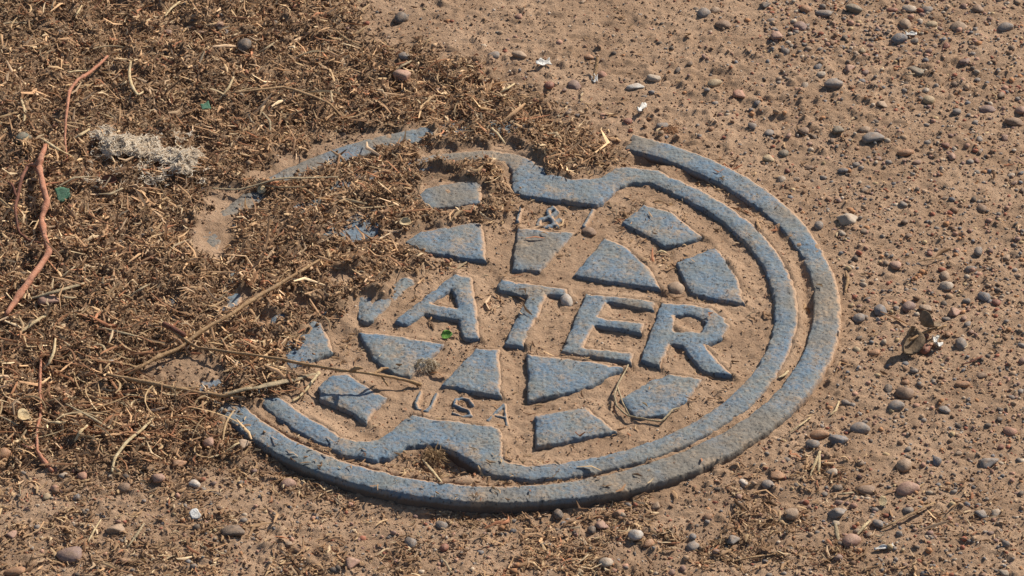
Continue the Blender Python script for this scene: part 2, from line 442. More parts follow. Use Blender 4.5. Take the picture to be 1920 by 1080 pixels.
LEVEL = [((1600, 600), -2.4), ((1560, 800), -3.5), ((1400, 900), -4.2), ((1200, 960), -5.2), ((950, 975), -6.0), ((700, 940), -6.2), ((500, 865), -5.6), ((380, 800), -1.5), ((1300, 235), -2.2),
         ((1480, 340), -2.4), ((1150, 240), -2.0), ((1000, 225), -0.2), ((850, 220), -0.8), ((700, 215), -1.8), ((560, 260), -1.8), ((430, 320), 0.0), ((300, 450), 2.2), ((300, 600), 2.0), ((100, 300), 2.5),
         ((1900, 600), 0.0), ((1900, 50), 2.5), ((1500, 60), 0.5), ((900, 40), 0.0), ((300, 50), 2.0), ((1800, 1000), -2.0), ((1300, 1060), -5.0), ((700, 1060), -5.5), ((200, 1020), -3.0), ((1700, 300), 0.0)]
lv_c = at([l[0][0] for l in LEVEL], [l[0][1] for l in LEVEL]); lv_v = np.array([l[1] for l in LEVEL]) * 1e-3

BUMPS = [(850, 862, 60, 16, -4.0), (1200, 296, 50, 10, -3.0), (1290, 330, 50, 14, -2.5), (1360, 375, 40, 16, -2.0), (720, 548, 22, 12, 3.0), (650, 540, 40, 20, 1.8), (640, 600, 26, 16, 2.2),
         (345, 700, 80, 34, 2.5), (432, 384, 40, 18, -2.2), (398, 446, 32, 28, -1.7), (480, 368, 24, 10, -1.6), (525, 325, 44, 14, -1.8), (585, 300, 50, 14, -1.2), (322, 566, 14, 14, -3.0), (447, 566, 13, 11, -1.6), (520, 600, 16, 9, -1.0), (1080, 312, 50, 8, 1.0), (700, 500, 60, 16, 2.0), (560, 620, 30, 14, 2.0), (1508, 560, 10, 60, -1.8), (590, 868, 60, 12, -2), (800, 950, 150, 10, -2.0), (1010, 285, 40, 10, 2)]
def mulch_at(x, y):
    """0..1 amount of plant litter"""
    wx = x + 0.006 * fbm(x, y, 0.02, 61); wy = y + 0.007 * fbm(x, y, 0.02, 62)
    m = sst(0.014, -0.012, poly_sdf(wx, wy, MULCH))
    return m

def spots_at(x, y, grow=1.0):
    r = np.zeros_like(x)
    wx = x + 0.0018 * fbm(x, y, 0.008, 63); wy = y + 0.0022 * fbm(x, y, 0.008, 64)
    for (c, s) in zip(sp_c, SPOTS):
        q = ((wx - c[0]) / (s[2] * PXM * grow)) ** 2 + ((wy - c[1]) / (s[3] * PXM / 0.566 * grow)) ** 2
        r = np.maximum(r, s[4] * sst(1.5, 0.75, q))
    return r

def ground_fields(x, y):
    shp = x.shape; x = x.ravel(); y = y.ravel()
    num = np.zeros_like(x); den = np.zeros_like(x)
    for c, v in zip(lv_c, lv_v):
        wgt = 1.0 / (((x - c[0]) ** 2 + (y - c[1]) ** 2) + 0.0002) ** 1.5
        num += wgt * v; den += wgt
    lev = num / den
    near = sst(0.9, 0.45, np.hypot(x, y))
    lev = lev * near
    rl = np.hypot(x - RING_C[0], y - RING_C[1])
    inside = sst(0.925 * S, 0.895 * S, rl)
    m = mulch_at(x, y); sp = spots_at(x, y)
    u = union_at(x, y)
    lidz = -0.0034 + 0.0006 * fbm(x, y, 0.018, 70)
    # drifts of sand against the walls that face up-right
    e = 0.0012
    ub = union_at(x, y, BIG); gx = union_at(x + e, y, BIG) - union_at(x - e, y, BIG); gy = union_at(x, y + e, BIG) - union_at(x, y - e, BIG)
    gl = np.hypot(gx, gy) + 1e-9
    face = np.clip((gx * 0.75 + gy * 0.55) / gl, -1, 1)
    lidz = lidz + (0.0005 + 0.0024 * sst(-0.05, 0.75, face)) * np.exp(-np.abs(ub) / 0.0042)
    rnd = np.clip(u, 0.0, 1)
    lidz = np.where((rl > 0.84 * S), lidz + 0.0009 * np.exp(-((rl - 0.885 * S) / 0.004) ** 2), lidz)
    lump = fbm(x, y, 0.014, 75, 3, 0.55)
    cover = 0.0006 + 0.0017 * lump
    base_out = lev + 0.0006 * fbm(x, y, 0.05, 71)
    z = base_out * (1 - inside) + lidz * inside
    litter = m * (1 - sp)
    zc = base_out * (1 - inside) + 0.0006 * inside + cover
    z = z * (1 - litter) + zc * litter
    bare = np.maximum(z, -0.0014 + 0.0005 * lump)
    k = m * inside * sst(0.0, 0.3, sp); z = z * (1 - k) + bare * k
    for (qx, qy, rx, ry, dz) in BUMPS:
        c = at(qx, qy)
        z = z + dz * 1e-3 * np.exp(-(((x - c[0]) / (rx * PXM)) ** 2 + ((y - c[1]) / (ry * PXM / 0.566)) ** 2) ** 1.5)
    # grain of the soil
    calm = 0.7 + 0.6 * sst(-0.3, 0.5, fbm(x, y, 0.06, 77))
    z = z + near * ((0.0007 * calm * (1 - 0.45 * inside) + 0.0009 * litter) * fbm(x, y, 0.007, 72, 3, 0.62) + 0.0004 * vn(x, y, 0.0023, 73))
    # clods
    k = vn(x, y, 0.0045, 78); z = z + near * 0.0013 * calm * (1 - 0.5 * inside) * sst(0.4, 0.8, k)
    return z.reshape(shp), litter.reshape(shp), m.reshape(shp), sp.reshape(shp)

def axis(lo, hi, step):
    core = np.arange(lo, hi + step / 2, step)
    out = []; s = step; v = 0.0
    while v < 9.0:
        s *= 1.32; v += s; out.append(v)
    out = np.array(out)
    return np.concatenate([lo - out[::-1], core, core[-1] + out])
ax = axis(-0.300, 0.300, 0.0011); ay = axis(-0.245, 0.312, 0.0011)
AX, AY = np.meshgrid(ax, ay, indexing='ij')
AZ, ALIT, AM, ASP = ground_fields(AX, AY)
ni_, nj_ = AX.shape
I = np.arange(ni_ * nj_).reshape(ni_, nj_)
q = np.stack([I[:-1, :-1].ravel(), I[1:, :-1].ravel(), I[1:, 1:].ravel(), I[:-1, 1:].ravel()], 1)
me = mesh_np('dirt_ground', np.stack([AX.ravel(), AY.ravel(), AZ.ravel()], 1), q)
vflt(me, 'mulch', ALIT.ravel())
tag(link('dirt_ground', me, M_GROUND), 'sandy brown dirt ground', kind='structure')

def interp(F, x, y):
    i = np.clip(np.searchsorted(ax, x) - 1, 0, len(ax) - 2); j = np.clip(np.searchsorted(ay, y) - 1, 0, len(ay) - 2)
    u = (x - ax[i]) / (ax[i + 1] - ax[i]); v = (y - ay[j]) / (ay[j + 1] - ay[j])
    return (F[i, j] * (1 - u) + F[i + 1, j] * u) * (1 - v) + (F[i, j + 1] * (1 - u) + F[i + 1, j + 1] * u) * v
def gz(x, y):
    return interp(AZ, np.asarray(x, float), np.asarray(y, float))
def top_z(x, y):
    """ground or iron, whichever is higher"""
    x = np.asarray(x, float); y = np.asarray(y, float)
    return np.maximum(gz(x, y), np.where(union_at(x, y) < -0.0003, 0.0, -0.02))

def spot(px, py, it=4):
    """point of the modelled surface seen at a photograph pixel"""
    z = 0.0
    for _ in range(it):
        p = at(px, py, z); z = float(top_z(p[0], p[1]))
    return np.array([p[0], p[1], z])

# ------------------------------------------------------------------ pebbles
def ico(sub):
    import bmesh
    bm = bmesh.new(); bmesh.ops.create_icosphere(bm, subdivisions=sub, radius=1)
    v = np.array([p.co[:] for p in bm.verts]); f = np.array([[q.index for q in a.verts] for a in bm.faces]); bm.free()
    return v, f
IV2, IF2 = ico(3); IV1, IF1 = ico(2)
def stone(seed, angular, sub=2):
    r = np.random.default_rng(seed)
    v, f = (IV2, IF2) if sub == 3 else (IV1, IF1)
    rad = np.ones(len(v))
    nrm = r.normal(size=(7 if angular else 6, 3)); nrm /= np.linalg.norm(nrm, axis=1)[:, None]
    for n_ in nrm:
        off = r.uniform(0.36, 0.62) if angular else r.uniform(0.72, 0.95)
        c = v @ n_
        lim = np.where(c > 0.05, off / np.maximum(c, 0.05), 9)
        k = 26 if angular else 7
        rad = -np.log(np.exp(-k * rad) + np.exp(-k * np.minimum(lim, 3))) / k
    ph = r.uniform(0, 6, 3); fr = r.uniform(1.5, 3.0, 3)
    rad = rad * (1 + 0.05 * np.sin(v[:, 0] * fr[0] + ph[0]) * np.cos(v[:, 1] * fr[1] + ph[1]) + 0.035 * np.sin(v[:, 2] * fr[2] * 2 + ph[2]))
    ph = r.uniform(0, 6, 6)
    rad = rad * (1 + 0.030 * np.sin(v[:, 0] * 7 + ph[0]) * np.sin(v[:, 1] * 6 + ph[1]) + 0.030 * np.sin(v[:, 1] * 9 + ph[2]) * np.sin(v[:, 2] * 8 + ph[3]) + (0.006 if angular else 0.015) * r.normal(size=len(v)))
    p = v * rad[:, None]
    p /= np.abs(p).max(0)
    me = mesh_np('pebble', p, None, f, smooth=not angular); me.materials.append(M_PEB)
    return me
ROUND = [stone(100 + i, False, 3) for i in range(7)]; ANG = [stone(200 + i, True, 3) for i in range(7)]
ROUND_S = [stone(300 + i, False) for i in range(8)]; ANG_S = [stone(400 + i, True) for i in range(6)]
placed = []
def pebble(px, py, wpx, hpx, rot, col, angular, label, group=None, sink=0.38, small=False, dz=None, cat='pebble'):
    p = spot(px, py)
    lst = (ANG_S if angular else ROUND_S) if small else (ANG if angular else ROUND)
    o = bpy.data.objects.new('pebble', random.choice(lst)); scene.collection.objects.link(o)
    a = wpx * PXM / 2; 
    c = min(max(hpx * 0.8, wpx * 0.42), wpx * 0.8) * PXM / 2
    # apparent height = depth*sin + height*cos
    b = max(0.55 * a, min(1.15 * a, (hpx * PXM / 2 - c * 0.45) / 0.566))
    o.scale = (a, b, c)
    pz = float(interp(ALIT, p[0:1], p[1:2])[0]) * (0.0014 if not small else 0.0006)
    o.location = (p[0], p[1] + 0.2 * b, p[2] + pz + c * (1 - 2 * sink) if dz is None else p[2] + dz)
    o.rotation_euler = (random.uniform(-.2, .2), random.uniform(-.2, .2), math.radians(rot) + random.uniform(-.1, .1))
    o.color = (*[q * 0.9 for q in col], 1)
    placed.append((p[0], p[1], a))
    tag(o, label, cat, group)
    return o
TAN = (0.42, 0.29, 0.19); PINK = (0.46, 0.26, 0.19); SALM = (0.50, 0.23, 0.15); GREY = (0.24, 0.225, 0.21); DARK = (0.10, 0.095, 0.09); BLUE = (0.16, 0.185, 0.21)
OLIVE = (0.19, 0.175, 0.13); BRN = (0.25, 0.15, 0.095); ORNG = (0.45, 0.215, 0.10); RED = (0.33, 0.10, 0.065); PALE = (0.52, 0.43, 0.33); YEL = (0.52, 0.39, 0.22); MAUVE = (0.27, 0.17, 0.15); WHT = (0.62, 0.57, 0.50)
HAND = [
 (1720, 141, 50, 27, -25, OLIVE, 1, 'dark olive slab-like stone standing proud in the upper right gravel'),
 (1565, 161, 42, 26, 20, GREY, 0, 'flat grey oval pebble lying left of the dark olive slab'),
 (1458, 72, 27, 27, 0, PINK, 1, 'pinkish stone with a sunlit face in the upper right gravel'),
 (1355, 49, 36, 22, 0, BRN, 0, 'rounded brown pebble with a dark shadow above the right arc of the ring'),
 (1320, 28, 28, 24, 0, GREY, 0, 'round grey pebble near the top edge beside a small tan one'),
 (1341, 22, 22, 18, 0, TAN, 0, 'small tan pebble touching the round grey one near the top edge'),
 (1434, 12, 25, 20, 0, DARK, 1, 'charcoal angular stone at the top edge'),
 (1546, 28, 42, 21, -20, GREY, 0, 'elongated grey pebble near the top edge of the gravel'),
 (1500, 53, 32, 25, 0, MAUVE, 0, 'mauve brown pebble below the elongated grey one'),
 (1686, 76, 33, 26, 0, BLUE, 0, 'blue-grey pebble with a white flake beside it in the gravel'),
 (1697, 49, 28, 26, 0, TAN, 0, 'round tan pebble just above the blue-grey one'),
 (1748, 49, 27, 17, 0, YEL, 0, 'yellowish oval pebble in the upper right gravel'),
 (1603, 20, 40, 24, 0, OLIVE, 0, 'big dark pebble at the top edge of the dense gravel'),
 (1705, 20, 30, 20, 0, PALE, 0, 'pale oval pebble at the top edge of the dense gravel'),
 (1737, 22, 28, 20, 0, GREY, 0, 'grey oval pebble beside the pale one at the top edge'),
 (1797, 55, 38, 26, 0, TAN, 0, 'broad tan pebble right of the yellowish oval one'),
 (1885, 53, 32, 20, 0, GREY, 0, 'flat grey-tan pebble near the top right corner'),
 (1835, 22, 26, 24, 0, BRN, 0, 'brown pebble near the top right corner'),
 (1387, 181, 29, 24, 0, SALM, 1, 'salmon pink stone alone on bare dirt above the ring'),
 (1340, 158, 30, 17, 15, YEL, 0, 'pale yellow pebble left of the salmon pink stone'),
 (1592, 131, 23, 24, 0, PINK, 1, 'pointed pink-tan pebble above the flat grey oval one'),
 (1540, 142, 18, 15, 0, PALE, 0, 'small pale pebble left of the pointed pink-tan one'),
 (1655, 198, 26, 24, 0, TAN, 1, 'light tan angular pebble below the flat grey oval one'),
 (1640, 264, 50, 32, 0, GREY, 1, 'large grey-brown stone right of the ring top among small chips'),
 (1622, 246, 26, 16, 10, TAN, 0, 'tan pebble tucked against the large grey-brown stone'),
 (1700, 290, 38, 19, 0, ORNG, 0, 'orange-brown long pebble right of the large grey-brown stone'),
 (1590, 415, 44, 32, 0, PALE, 1, 'large pale quartz stone lying right of the ring'),
 (1536, 427, 20, 20, 0, GREY, 0, 'small grey pebble close to the ring beside the pale quartz stone'),
 (1850, 208, 36, 20, 0, MAUVE, 0, 'dark mauve pebble near the right edge of the photo'),
 (1901, 231, 40, 19, 0, BRN, 0, 'long brown pebble at the right edge below the mauve one'),
 (1915, 211, 24, 22, 0, PINK, 0, 'pink pebble cut by the right edge'),
 (1573, 248, 26, 22, 0, OLIVE, 1, 'olive stone with a dark hollow at its left'),
 (1508, 248, 26, 20, 0, BRN, 0, 'brown pebble with an orange chip at its side'),
 (1442, 302, 26, 20, 0, YEL, 0, 'yellow-tan pebble close to the right arc of the ring'),
 (1470, 292, 24, 20, 0, OLIVE, 0, 'dark olive pebble right of the yellow-tan one near the ring'),
 (1612, 602, 27, 25, 0, GREY, 0, 'smooth grey pebble just outside the right side of the ring'),
 (1650, 586, 27, 26, 0, BLUE, 0, 'blue-grey pebble right of the smooth grey one beside the ring'),
 (1640, 664, 26, 18, 0, ORNG, 0, 'orange oval pebble left of the curled dry leaves'),
 (1704, 579, 27, 25, 0, MAUVE, 0, 'mauve pebble above the curled dry leaves'),
 (1738, 580, 30, 20, -20, TAN, 1, 'tan wedge-shaped pebble above the curled dry leaves'),
 (1790, 590, 28, 26, 0, PINK, 1, 'pink-tan faceted stone up and right of the curled dry leaves'),
 (1736, 660, 24, 24, 0, RED, 0, 'reddish pebble tucked under the curled dry leaves'),
 (1775, 540, 26, 22, 0, PALE, 0, 'pale tan pebble with a dark hollow at its left, right of the ring'),
 (1680, 502, 26, 24, 0, PINK, 0, 'pink-brown pebble in the row of gravel right of the ring'),
 (1772, 522, 22, 22, 0, TAN, 0, 'round tan pebble above the pale one right of the ring'),
 (1845, 560, 24, 22, 0, BLUE, 0, 'small blue-grey pebble with a red chip beside it'),
 (1868, 570, 17, 16, 0, RED, 0, 'small bright red chip near the right edge'),
 (1802, 648, 24, 26, 0, GREY, 0, 'round grey pebble right of the curled dry leaves'),
 (1268, 546, 38, 28, 0, TAN, 0, 'round tan pebble lying on the lid above the letter R'),
 (1062, 568, 26, 26, 0, WHT, 0, 'translucent whitish pebble lying on the lid beside the letter T'),
 (1103, 438, 32, 22, 0, BRN, 0, 'dark brown lump on the lid above the half-round block'),
 (752, 38, 29, 29, 0, DARK, 0, 'dark grey pebble at the upper edge of the litter'),
 (973, 33, 17, 15, 0, SALM, 0, 'small reddish pebble on bare dirt near the top'),
 (757, 152, 42, 34, 0, PINK, 1, 'dusty pink stone in the litter above the ring'),
 (757, 112, 26, 18, 0, GREY, 0, 'grey pebble above the dusty pink stone'),
 (927, 106, 28, 20, 0, GREY, 0, 'grey pebble at the edge of the litter above the lid'),
 (975, 106, 34, 19, 0, TAN, 0, 'tan-grey pebble right of the grey one above the lid'),
 (1031, 168, 22, 18, 0, RED, 0, 'red-brown pebble above the ring gap'),
 (1076, 164, 30, 25, 0, MAUVE, 0, 'maroon pebble above the ring gap'),
 (1192, 164, 42, 18, 10, WHT, 1, 'whitish flat stone above the right end of the ring'),
 (1226, 150, 28, 20, 0, PALE, 0, 'pale pink pebble right of the whitish flat stone'),
 (1178, 229, 20, 16, 0, RED, 0, 'small brick red pebble above the right end of the ring'),
 (1105, 110, 22, 16, 0, ORNG, 0, 'orange chip at the foot of the upright stick'),
 (1128, 142, 20, 16, 0, SALM, 0, 'small salmon pebble right of the upright stick'),
 (1242, 240, 24, 18, 0, GREY, 0, 'grey pebble just behind the right end of the ring'),
 (460, 94, 34, 30, 0, DARK, 0, 'dark grey round pebble in the litter near the top'),
 (43, 266, 30, 26, 0, (0.13, 0.17, 0.13), 0, 'greenish grey pebble beside the reddish twig'),
 (93, 572, 46, 32, 10, PINK, 1, 'pink granite stone at the lower end of the reddish twig'),
 (8, 859, 26, 24, 0, ORNG, 0, 'orange-pink pebble at the left edge'),
 (133, 1046, 52, 36, 0, MAUVE, 0, 'big smooth mauve pebble in the lower left corner'),
 (30, 1075, 44, 18, 0, ORNG, 0, 'orange flat pebble cut by the bottom left edge'),
 (22, 1008, 26, 24, 0, PINK, 1, 'pink pebble near the lower left corner'),
 (365, 912, 23, 21, 0, WHT, 0, 'off-white pebble below the litter at lower left'),
 (334, 876, 34, 24, 0, ORNG, 1, 'orange translucent stone in the litter at lower left'),
 (155, 896, 20, 20, 0, SALM, 0, 'salmon pebble below the fibrous stem end'),
 (456, 840, 28, 28, 0, TAN, 1, 'tan stone touching the lower left end of the ring'),
 (392, 838, 24, 24, 0, PINK, 0, 'pink pebble in the litter left of the ring end'),
 (541, 910, 28, 22, 0, PINK, 0, 'pink pebble below the lower left of the ring'),
 (440, 1002, 50, 30, 0, (0.13, 0.095, 0.07), 1, 'dark brown clod-like stone at the bottom left'),
 (222, 998, 42, 28, 20, TAN, 1, 'tan flat stone with a dark shaded side at the bottom left'),
 (770, 1022, 22, 26, 0, GREY, 0, 'upright grey pebble below the ring at the bottom'),
 (834, 1031, 18, 22, 0, RED, 0, 'dark red pebble below the ring at the bottom'),
 (658, 1060, 30, 30, 0, PINK, 1, 'pink speckled stone at the bottom edge'),
 (828, 988, 22, 18, 0, GREY, 0, 'dusty grey pebble below the lowest part of the ring'),
 (1128, 986, 24, 26, 20, PINK, 1, 'orange-pink tilted stone below the ring'),
 (1160, 965, 26, 18, 0, ORNG, 1, 'orange wedge above the orange-pink tilted stone'),
 (1110, 998, 18, 18, 0, DARK, 0, 'black pebble left of the orange-pink tilted stone'),
 (1046, 968, 20, 22, 0, DARK, 0, 'black stone close below the ring'),
 (1192, 1008, 27, 25, 0, WHT, 0, 'white knobbly stone at the lower middle'),
 (1136, 1060, 26, 24, 0, PALE, 0, 'pale round pebble at the bottom edge middle'),
 (1374, 1016, 25, 28, 0, GREY, 1, 'grey upright stone at the bottom'),
 (1300, 1030, 25, 24, 0, GREY, 0, 'round grey pebble at the bottom left of the upright grey stone'),
 (1596, 1018, 34, 28, 0, PINK, 0, 'round pinkish tan pebble at the lower right'),
 (1570, 966, 38, 26, 0, GREY, 1, 'grey wedge stone at the lower right above the round pinkish pebble'),
 (1484, 968, 26, 24, 0, TAN, 0, 'dusty tan pebble at the lower right of the ring'),
 (1625, 922, 42, 24, 0, BRN, 0, 'dark brown oval stone at the lower right'),
 (1702, 922, 42, 28, 0, PINK, 0, 'pink-mauve stone right of the dark brown oval one'),
 (1697, 742, 34, 28, 0, BRN, 0, 'brown-grey pebble at the right below the curled leaves'),
 (1680, 764, 30, 22, 0, GREY, 0, 'grey pebble leaning on the brown-grey one at the right'),
 (1612, 806, 36, 26, -20, GREY, 0, 'flat grey pebble right of the lower ring'),
 (1574, 830, 42, 26, -25, BLUE, 1, 'blue-grey angular stone right of the lower ring'),
 (1536, 818, 34, 18, 0, ORNG, 0, 'orange pebble beside the blue-grey angular stone'),
 (1524, 836, 26, 20, 0, GREY, 0, 'dark-sided grey pebble below the orange one near the ring'),
 (1697, 879, 32, 30, 0, TAN, 0, 'dusty rounded stone at the right bottom'),
 (1850, 872, 42, 28, 0, GREY, 1, 'grey-brown block-like stone near the right bottom edge'),
 (1561, 888, 24, 18, 0, PALE, 0, 'pale oval pebble below the straw bundle'),
 (1458, 896, 30, 20, 0, ORNG, 1, 'orange stone at the lower right below the ring'),
 (1440, 913, 24, 20, 0, GREY, 0, 'grey pebble touching the orange stone below the ring'),
 (1396, 912, 22, 24, 0, WHT, 1, 'off-white knobbly pebble below the ring at right'),
 (1772, 772, 24, 16, 0, GREY, 0, 'flat grey chip at the right of the brown-grey pebble'),
 (1894, 812, 26, 18, 0, SALM, 0, 'salmon chip near the right edge'),
 (1805, 723, 26, 14, 0, ORNG, 0, 'rust orange oval pebble at the right'),
 (1840, 707, 22, 14, 0, BRN, 0, 'brown oval pebble left above the rust one at the right'),
]
for h in HAND:
    pebble(*h[:7], h[7])
HAND_N = len(HAND)

PAL = [('tan', TAN, 3.5), ('pink', PINK, 4), ('grey', GREY, 5), ('brown', BRN, 4), ('orange', ORNG, 2.5), ('pale', PALE, 2.5), ('dark grey', DARK, 2.4), ('blue-grey', BLUE, 2), ('brick red', RED, 2.2), ('mauve', MAUVE, 2), ('yellowish', YEL, 1)]
pw = np.array([p[2] for p in PAL]); pw = pw / pw.sum()
STOP = {'lying', 'standing', 'with', 'in', 'near', 'at', 'beside', 'alone', 'left', 'right', 'above', 'below', 'touching', 'just', 'cut', 'tucked', 'close', 'leaning', 'up', 'on', 'among', 'outside', 'behind'}
shorts = {}
for h in HAND:
    wds = []
    for w_ in h[7].split():
        if w_ in STOP: break
        wds.append(w_)
    shorts.setdefault(' '.join(wds), []).append(h)
LAND = [(k_, v_[0][0], v_[0][1]) for k_, v_ in shorts.items() if len(v_) == 1 and len(k_.split()) >= 3] + [('curled dry leaves', 1718, 640), ('salmon chip', 1894, 812)]
used_labels = set()
def small_label(sz, nm, px, py):
    best = None
    for k_, lx, ly in sorted(LAND, key=lambda l: (l[1] - px) ** 2 + ((l[2] - py) * 1.5) ** 2)[:6]:
        dx, dy = px - lx, (py - ly) * 1.5
        near = 'just ' if math.hypot(dx, dy) < 70 else ''
        side = ('right of' if dx > 0 else 'left of') if abs(dx) > 1.6 * abs(dy) else ('below' if dy > 0 else 'above') if abs(dy) > 1.6 * abs(dx) else ('below and ' if dy > 0 else 'above and ') + ('right of' if dx > 0 else 'left of')
        lab = f'{sz} {nm} pebble {near}{side} the {k_}'
        best = best or lab
        if lab not in used_labels:
            used_labels.add(lab); return lab
    return best
def gravel_density(px, py):
    d = 0.10
    if px > 1180: d = 0.25 + 0.75 * np.clip((px - 1250) / 500, 0, 1) * (1 - 0.35 * np.clip((py - 560) / 250, 0, 1))
    if px > 1430 and py < 110: d = 1.9
    if px > 1850 and py < 200: d = 1.4
    if py > 880 and px < 1500: d = 0.35
    if px < 640 and py < 880: d = 0.05
    if 640 < px < 1180 and py < 330: d = 0.18
    return d
n_small = 0; tries = 0
while n_small < 300 - HAND_N and tries < 20000:
    tries += 1
    px, py = random.uniform(-10, 1930), random.uniform(-8, 1085)
    if random.random() > gravel_density(px, py) / 1.9: continue
    p = spot(px, py, 2)
    if math.hypot(p[0] - RING_C[0], p[1] - RING_C[1]) < 1.03 * S: continue
    wp = random.choice([11, 13, 14, 15, 16, 17, 18, 20, 22, 24])
    if any((p[0] - a) ** 2 + (p[1] - b) ** 2 < (r + wp * PXM * 0.45) ** 2 for a, b, r in placed): continue
    k = RNG.choice(len(PAL), p=pw); nm, col, _ = PAL[k]
    col = tuple(np.clip(np.array(col) * random.uniform(0.68, 1.08), 0, 0.7))
    sz = 'tiny' if wp < 15 else 'small'
    lab = small_label(sz, nm, px, py)
    pebble(px, py, wp, wp * random.uniform(0.65, 0.95), random.uniform(0, 180), col, random.random() < 0.75, lab, 'small pebbles half sunk in the dirt', sink=random.uniform(0.34, 0.52), small=True)
    n_small += 1

# ------------------------------------------------------------------ grit and crumbs too small to count
def view_points(n, margin=25):
    px = RNG.uniform(-margin, 1920 + margin, n); py = RNG.uniform(-margin, 1080 + margin, n)
    # even density on the ground: accept by the ground area of a pixel
    p = at(px, py)
    return px, py, p[:, 0], p[:, 1]

OCT = np.array([(1, 0, 0), (-1, 0, 0), (0, 1, 0), (0, -1, 0), (0, 0, 1), (0, 0, -1)], float)
OCF = np.array([(0, 2, 4), (2, 1, 4), (1, 3, 4), (3, 0, 4), (2, 0, 5), (1, 2, 5), (3, 1, 5), (0, 3, 5)])
def grit(name, x, y, z, r, col, label, cat):
    n = len(x)
    v = OCT[None] * r[:, None, None] * RNG.uniform(0.55, 1.25, (n, 6, 1)) + RNG.normal(0, 0.12, (n, 6, 3)) * r[:, None, None]
    a = RNG.uniform(0, 6.28, n); c, s = np.cos(a)[:, None], np.sin(a)[:, None]
    vx = v[..., 0] * c - v[..., 1] * s; vy = v[..., 0] * s + v[..., 1] * c
    vz = v[..., 2] * 0.8
    t = RNG.uniform(-.7, .7, n)[:, None]; vx, vz = vx * np.cos(t) - vz * np.sin(t), vx * np.sin(t) + vz * np.cos(t)
    V = np.stack([vx + x[:, None], vy + y[:, None], vz + z[:, None]], -1).reshape(-1, 3)
    F = (OCF[None] + (np.arange(n) * 6)[:, None, None]).reshape(-1, 3)
    me = mesh_np(name, V, None, F, smooth=False)
    vcol(me, 'Col', np.repeat(col, 6, 0))
    return tag(link(name, me, M_GRIT), label, cat, kind='stuff')

n = 64000
px, py, x, y = view_points(n)
rl = np.hypot(x - RING_C[0], y - RING_C[1]); inl = rl < 1.0 * S
lit = interp(ALIT, x, y); u = union_at(x, y)
clump = fbm(x, y, 0.012, 91)
keep = RNG.uniform(0, 1, n) < np.where(u < 0.0, 0.06 + 0.10 * (clump > 0.5), np.where(inl, 0.25 + 0.5 * sst(0.1, 0.7, clump), 0.55 + 0.45 * sst(-0.2, 0.6, clump)))
px, py, x, y, lit, u, inl = [a[keep] for a in (px, py, x, y, lit, u, inl)]
n = len(x)
r = np.exp(RNG.normal(math.log(0.00048), 0.42, n)).clip(0.0002, 0.0017)
r = np.where(inl, np.minimum(r, 0.0008), r); r = np.where(u < 0, np.minimum(r, 0.00035), r)
gp = np.array([(0.40, 0.255, 0.16), (0.30, 0.185, 0.115), (0.20, 0.12, 0.075), (0.44, 0.30, 0.20), (0.11, 0.07, 0.045), (0.40, 0.18, 0.10), (0.24, 0.22, 0.20), (0.60, 0.50, 0.40), (0.36, 0.22, 0.15)])
ch = RNG.choice(len(gp), n, p=[.26, .2, .13, .12, .07, .06, .06, .03, .07])
col = gp[ch] * RNG.uniform(0.8, 1.15, (n, 1)) * (1 - 0.3 * lit[:, None])
grit('soil_grit', x, y, top_z(x, y) + r * 0.25, r, col, 'loose crumbs of soil and sand grains strewn over the dirt', 'grit')

n = 46000
px, py, x, y = view_points(n)
lit = interp(ALIT, x, y); k = RNG.uniform(0, 1, n) < lit * 0.95
x, y = x[k], y[k]; n = len(x)
r = np.exp(RNG.normal(math.log(0.0008), 0.4, n)).clip(0.0003, 0.0022)
col = np.array([(0.36, 0.225, 0.13), (0.27, 0.165, 0.095), (0.18, 0.11, 0.065), (0.42, 0.28, 0.17), (0.36, 0.18, 0.11)])[RNG.choice(5, n, p=[.3, .28, .2, .16, .06])] * RNG.uniform(.8, 1.15, (n, 1))
grit('litter_crumbs', x, y, top_z(x, y) + r * 0.4 + RNG.uniform(0, 1, n) ** 1.5 * 0.0016, r, col, 'brown crumbs of soil and leaf mould between the grass shreds', 'crumbs')
IV0, IF0 = ico(1)
n = 60000
px, py, x, y = view_points(n)
den = np.array([gravel_density(a, b) for a, b in zip(px, py)])
ok = (RNG.uniform(0, 1, n) < den * 0.36) & (np.hypot(x - RING_C[0], y - RING_C[1]) > 1.02 * S)
px, py, x, y = px[ok], py[ok], x[ok], y[ok]; n = len(x)
r = np.exp(RNG.normal(math.log(0.00105), 0.38, n)).clip(0.0005, 0.0024)
sc = r[:, None] * np.stack([np.ones(n), RNG.uniform(.6, 1, n), RNG.uniform(.5, .85, n)], 1)
V = IV0[None] * RNG.uniform(0.8, 1.12, (n, len(IV0), 1)) * sc[:, None]
a = RNG.uniform(0, 6.28, n); c_, s_ = np.cos(a)[:, None], np.sin(a)[:, None]
V = np.stack([V[..., 0] * c_ - V[..., 1] * s_ + x[:, None], V[..., 0] * s_ + V[..., 1] * c_ + y[:, None], V[..., 2] + (gz(x, y) + sc[:, 2] * RNG.uniform(-.5, .35, n))[:, None]], -1)
F = (IF0[None] + (np.arange(n) * len(IV0))[:, None, None]).reshape(-1, 3)
me = mesh_np('fine_gravel', V.reshape(-1, 3), None, F, smooth=False)
pc = np.array([p[1] for p in PAL])[RNG.choice(len(PAL), n, p=pw)] * 0.72 + np.array(DUST) * 0.22
vcol(me, 'Col', np.repeat(pc * RNG.uniform(.8, 1.2, (n, 1)), len(IV0), 0))
tag(link('fine_gravel', me, M_GRIT), 'fine multicoloured gravel scattered in the dirt', 'gravel', kind='stuff')

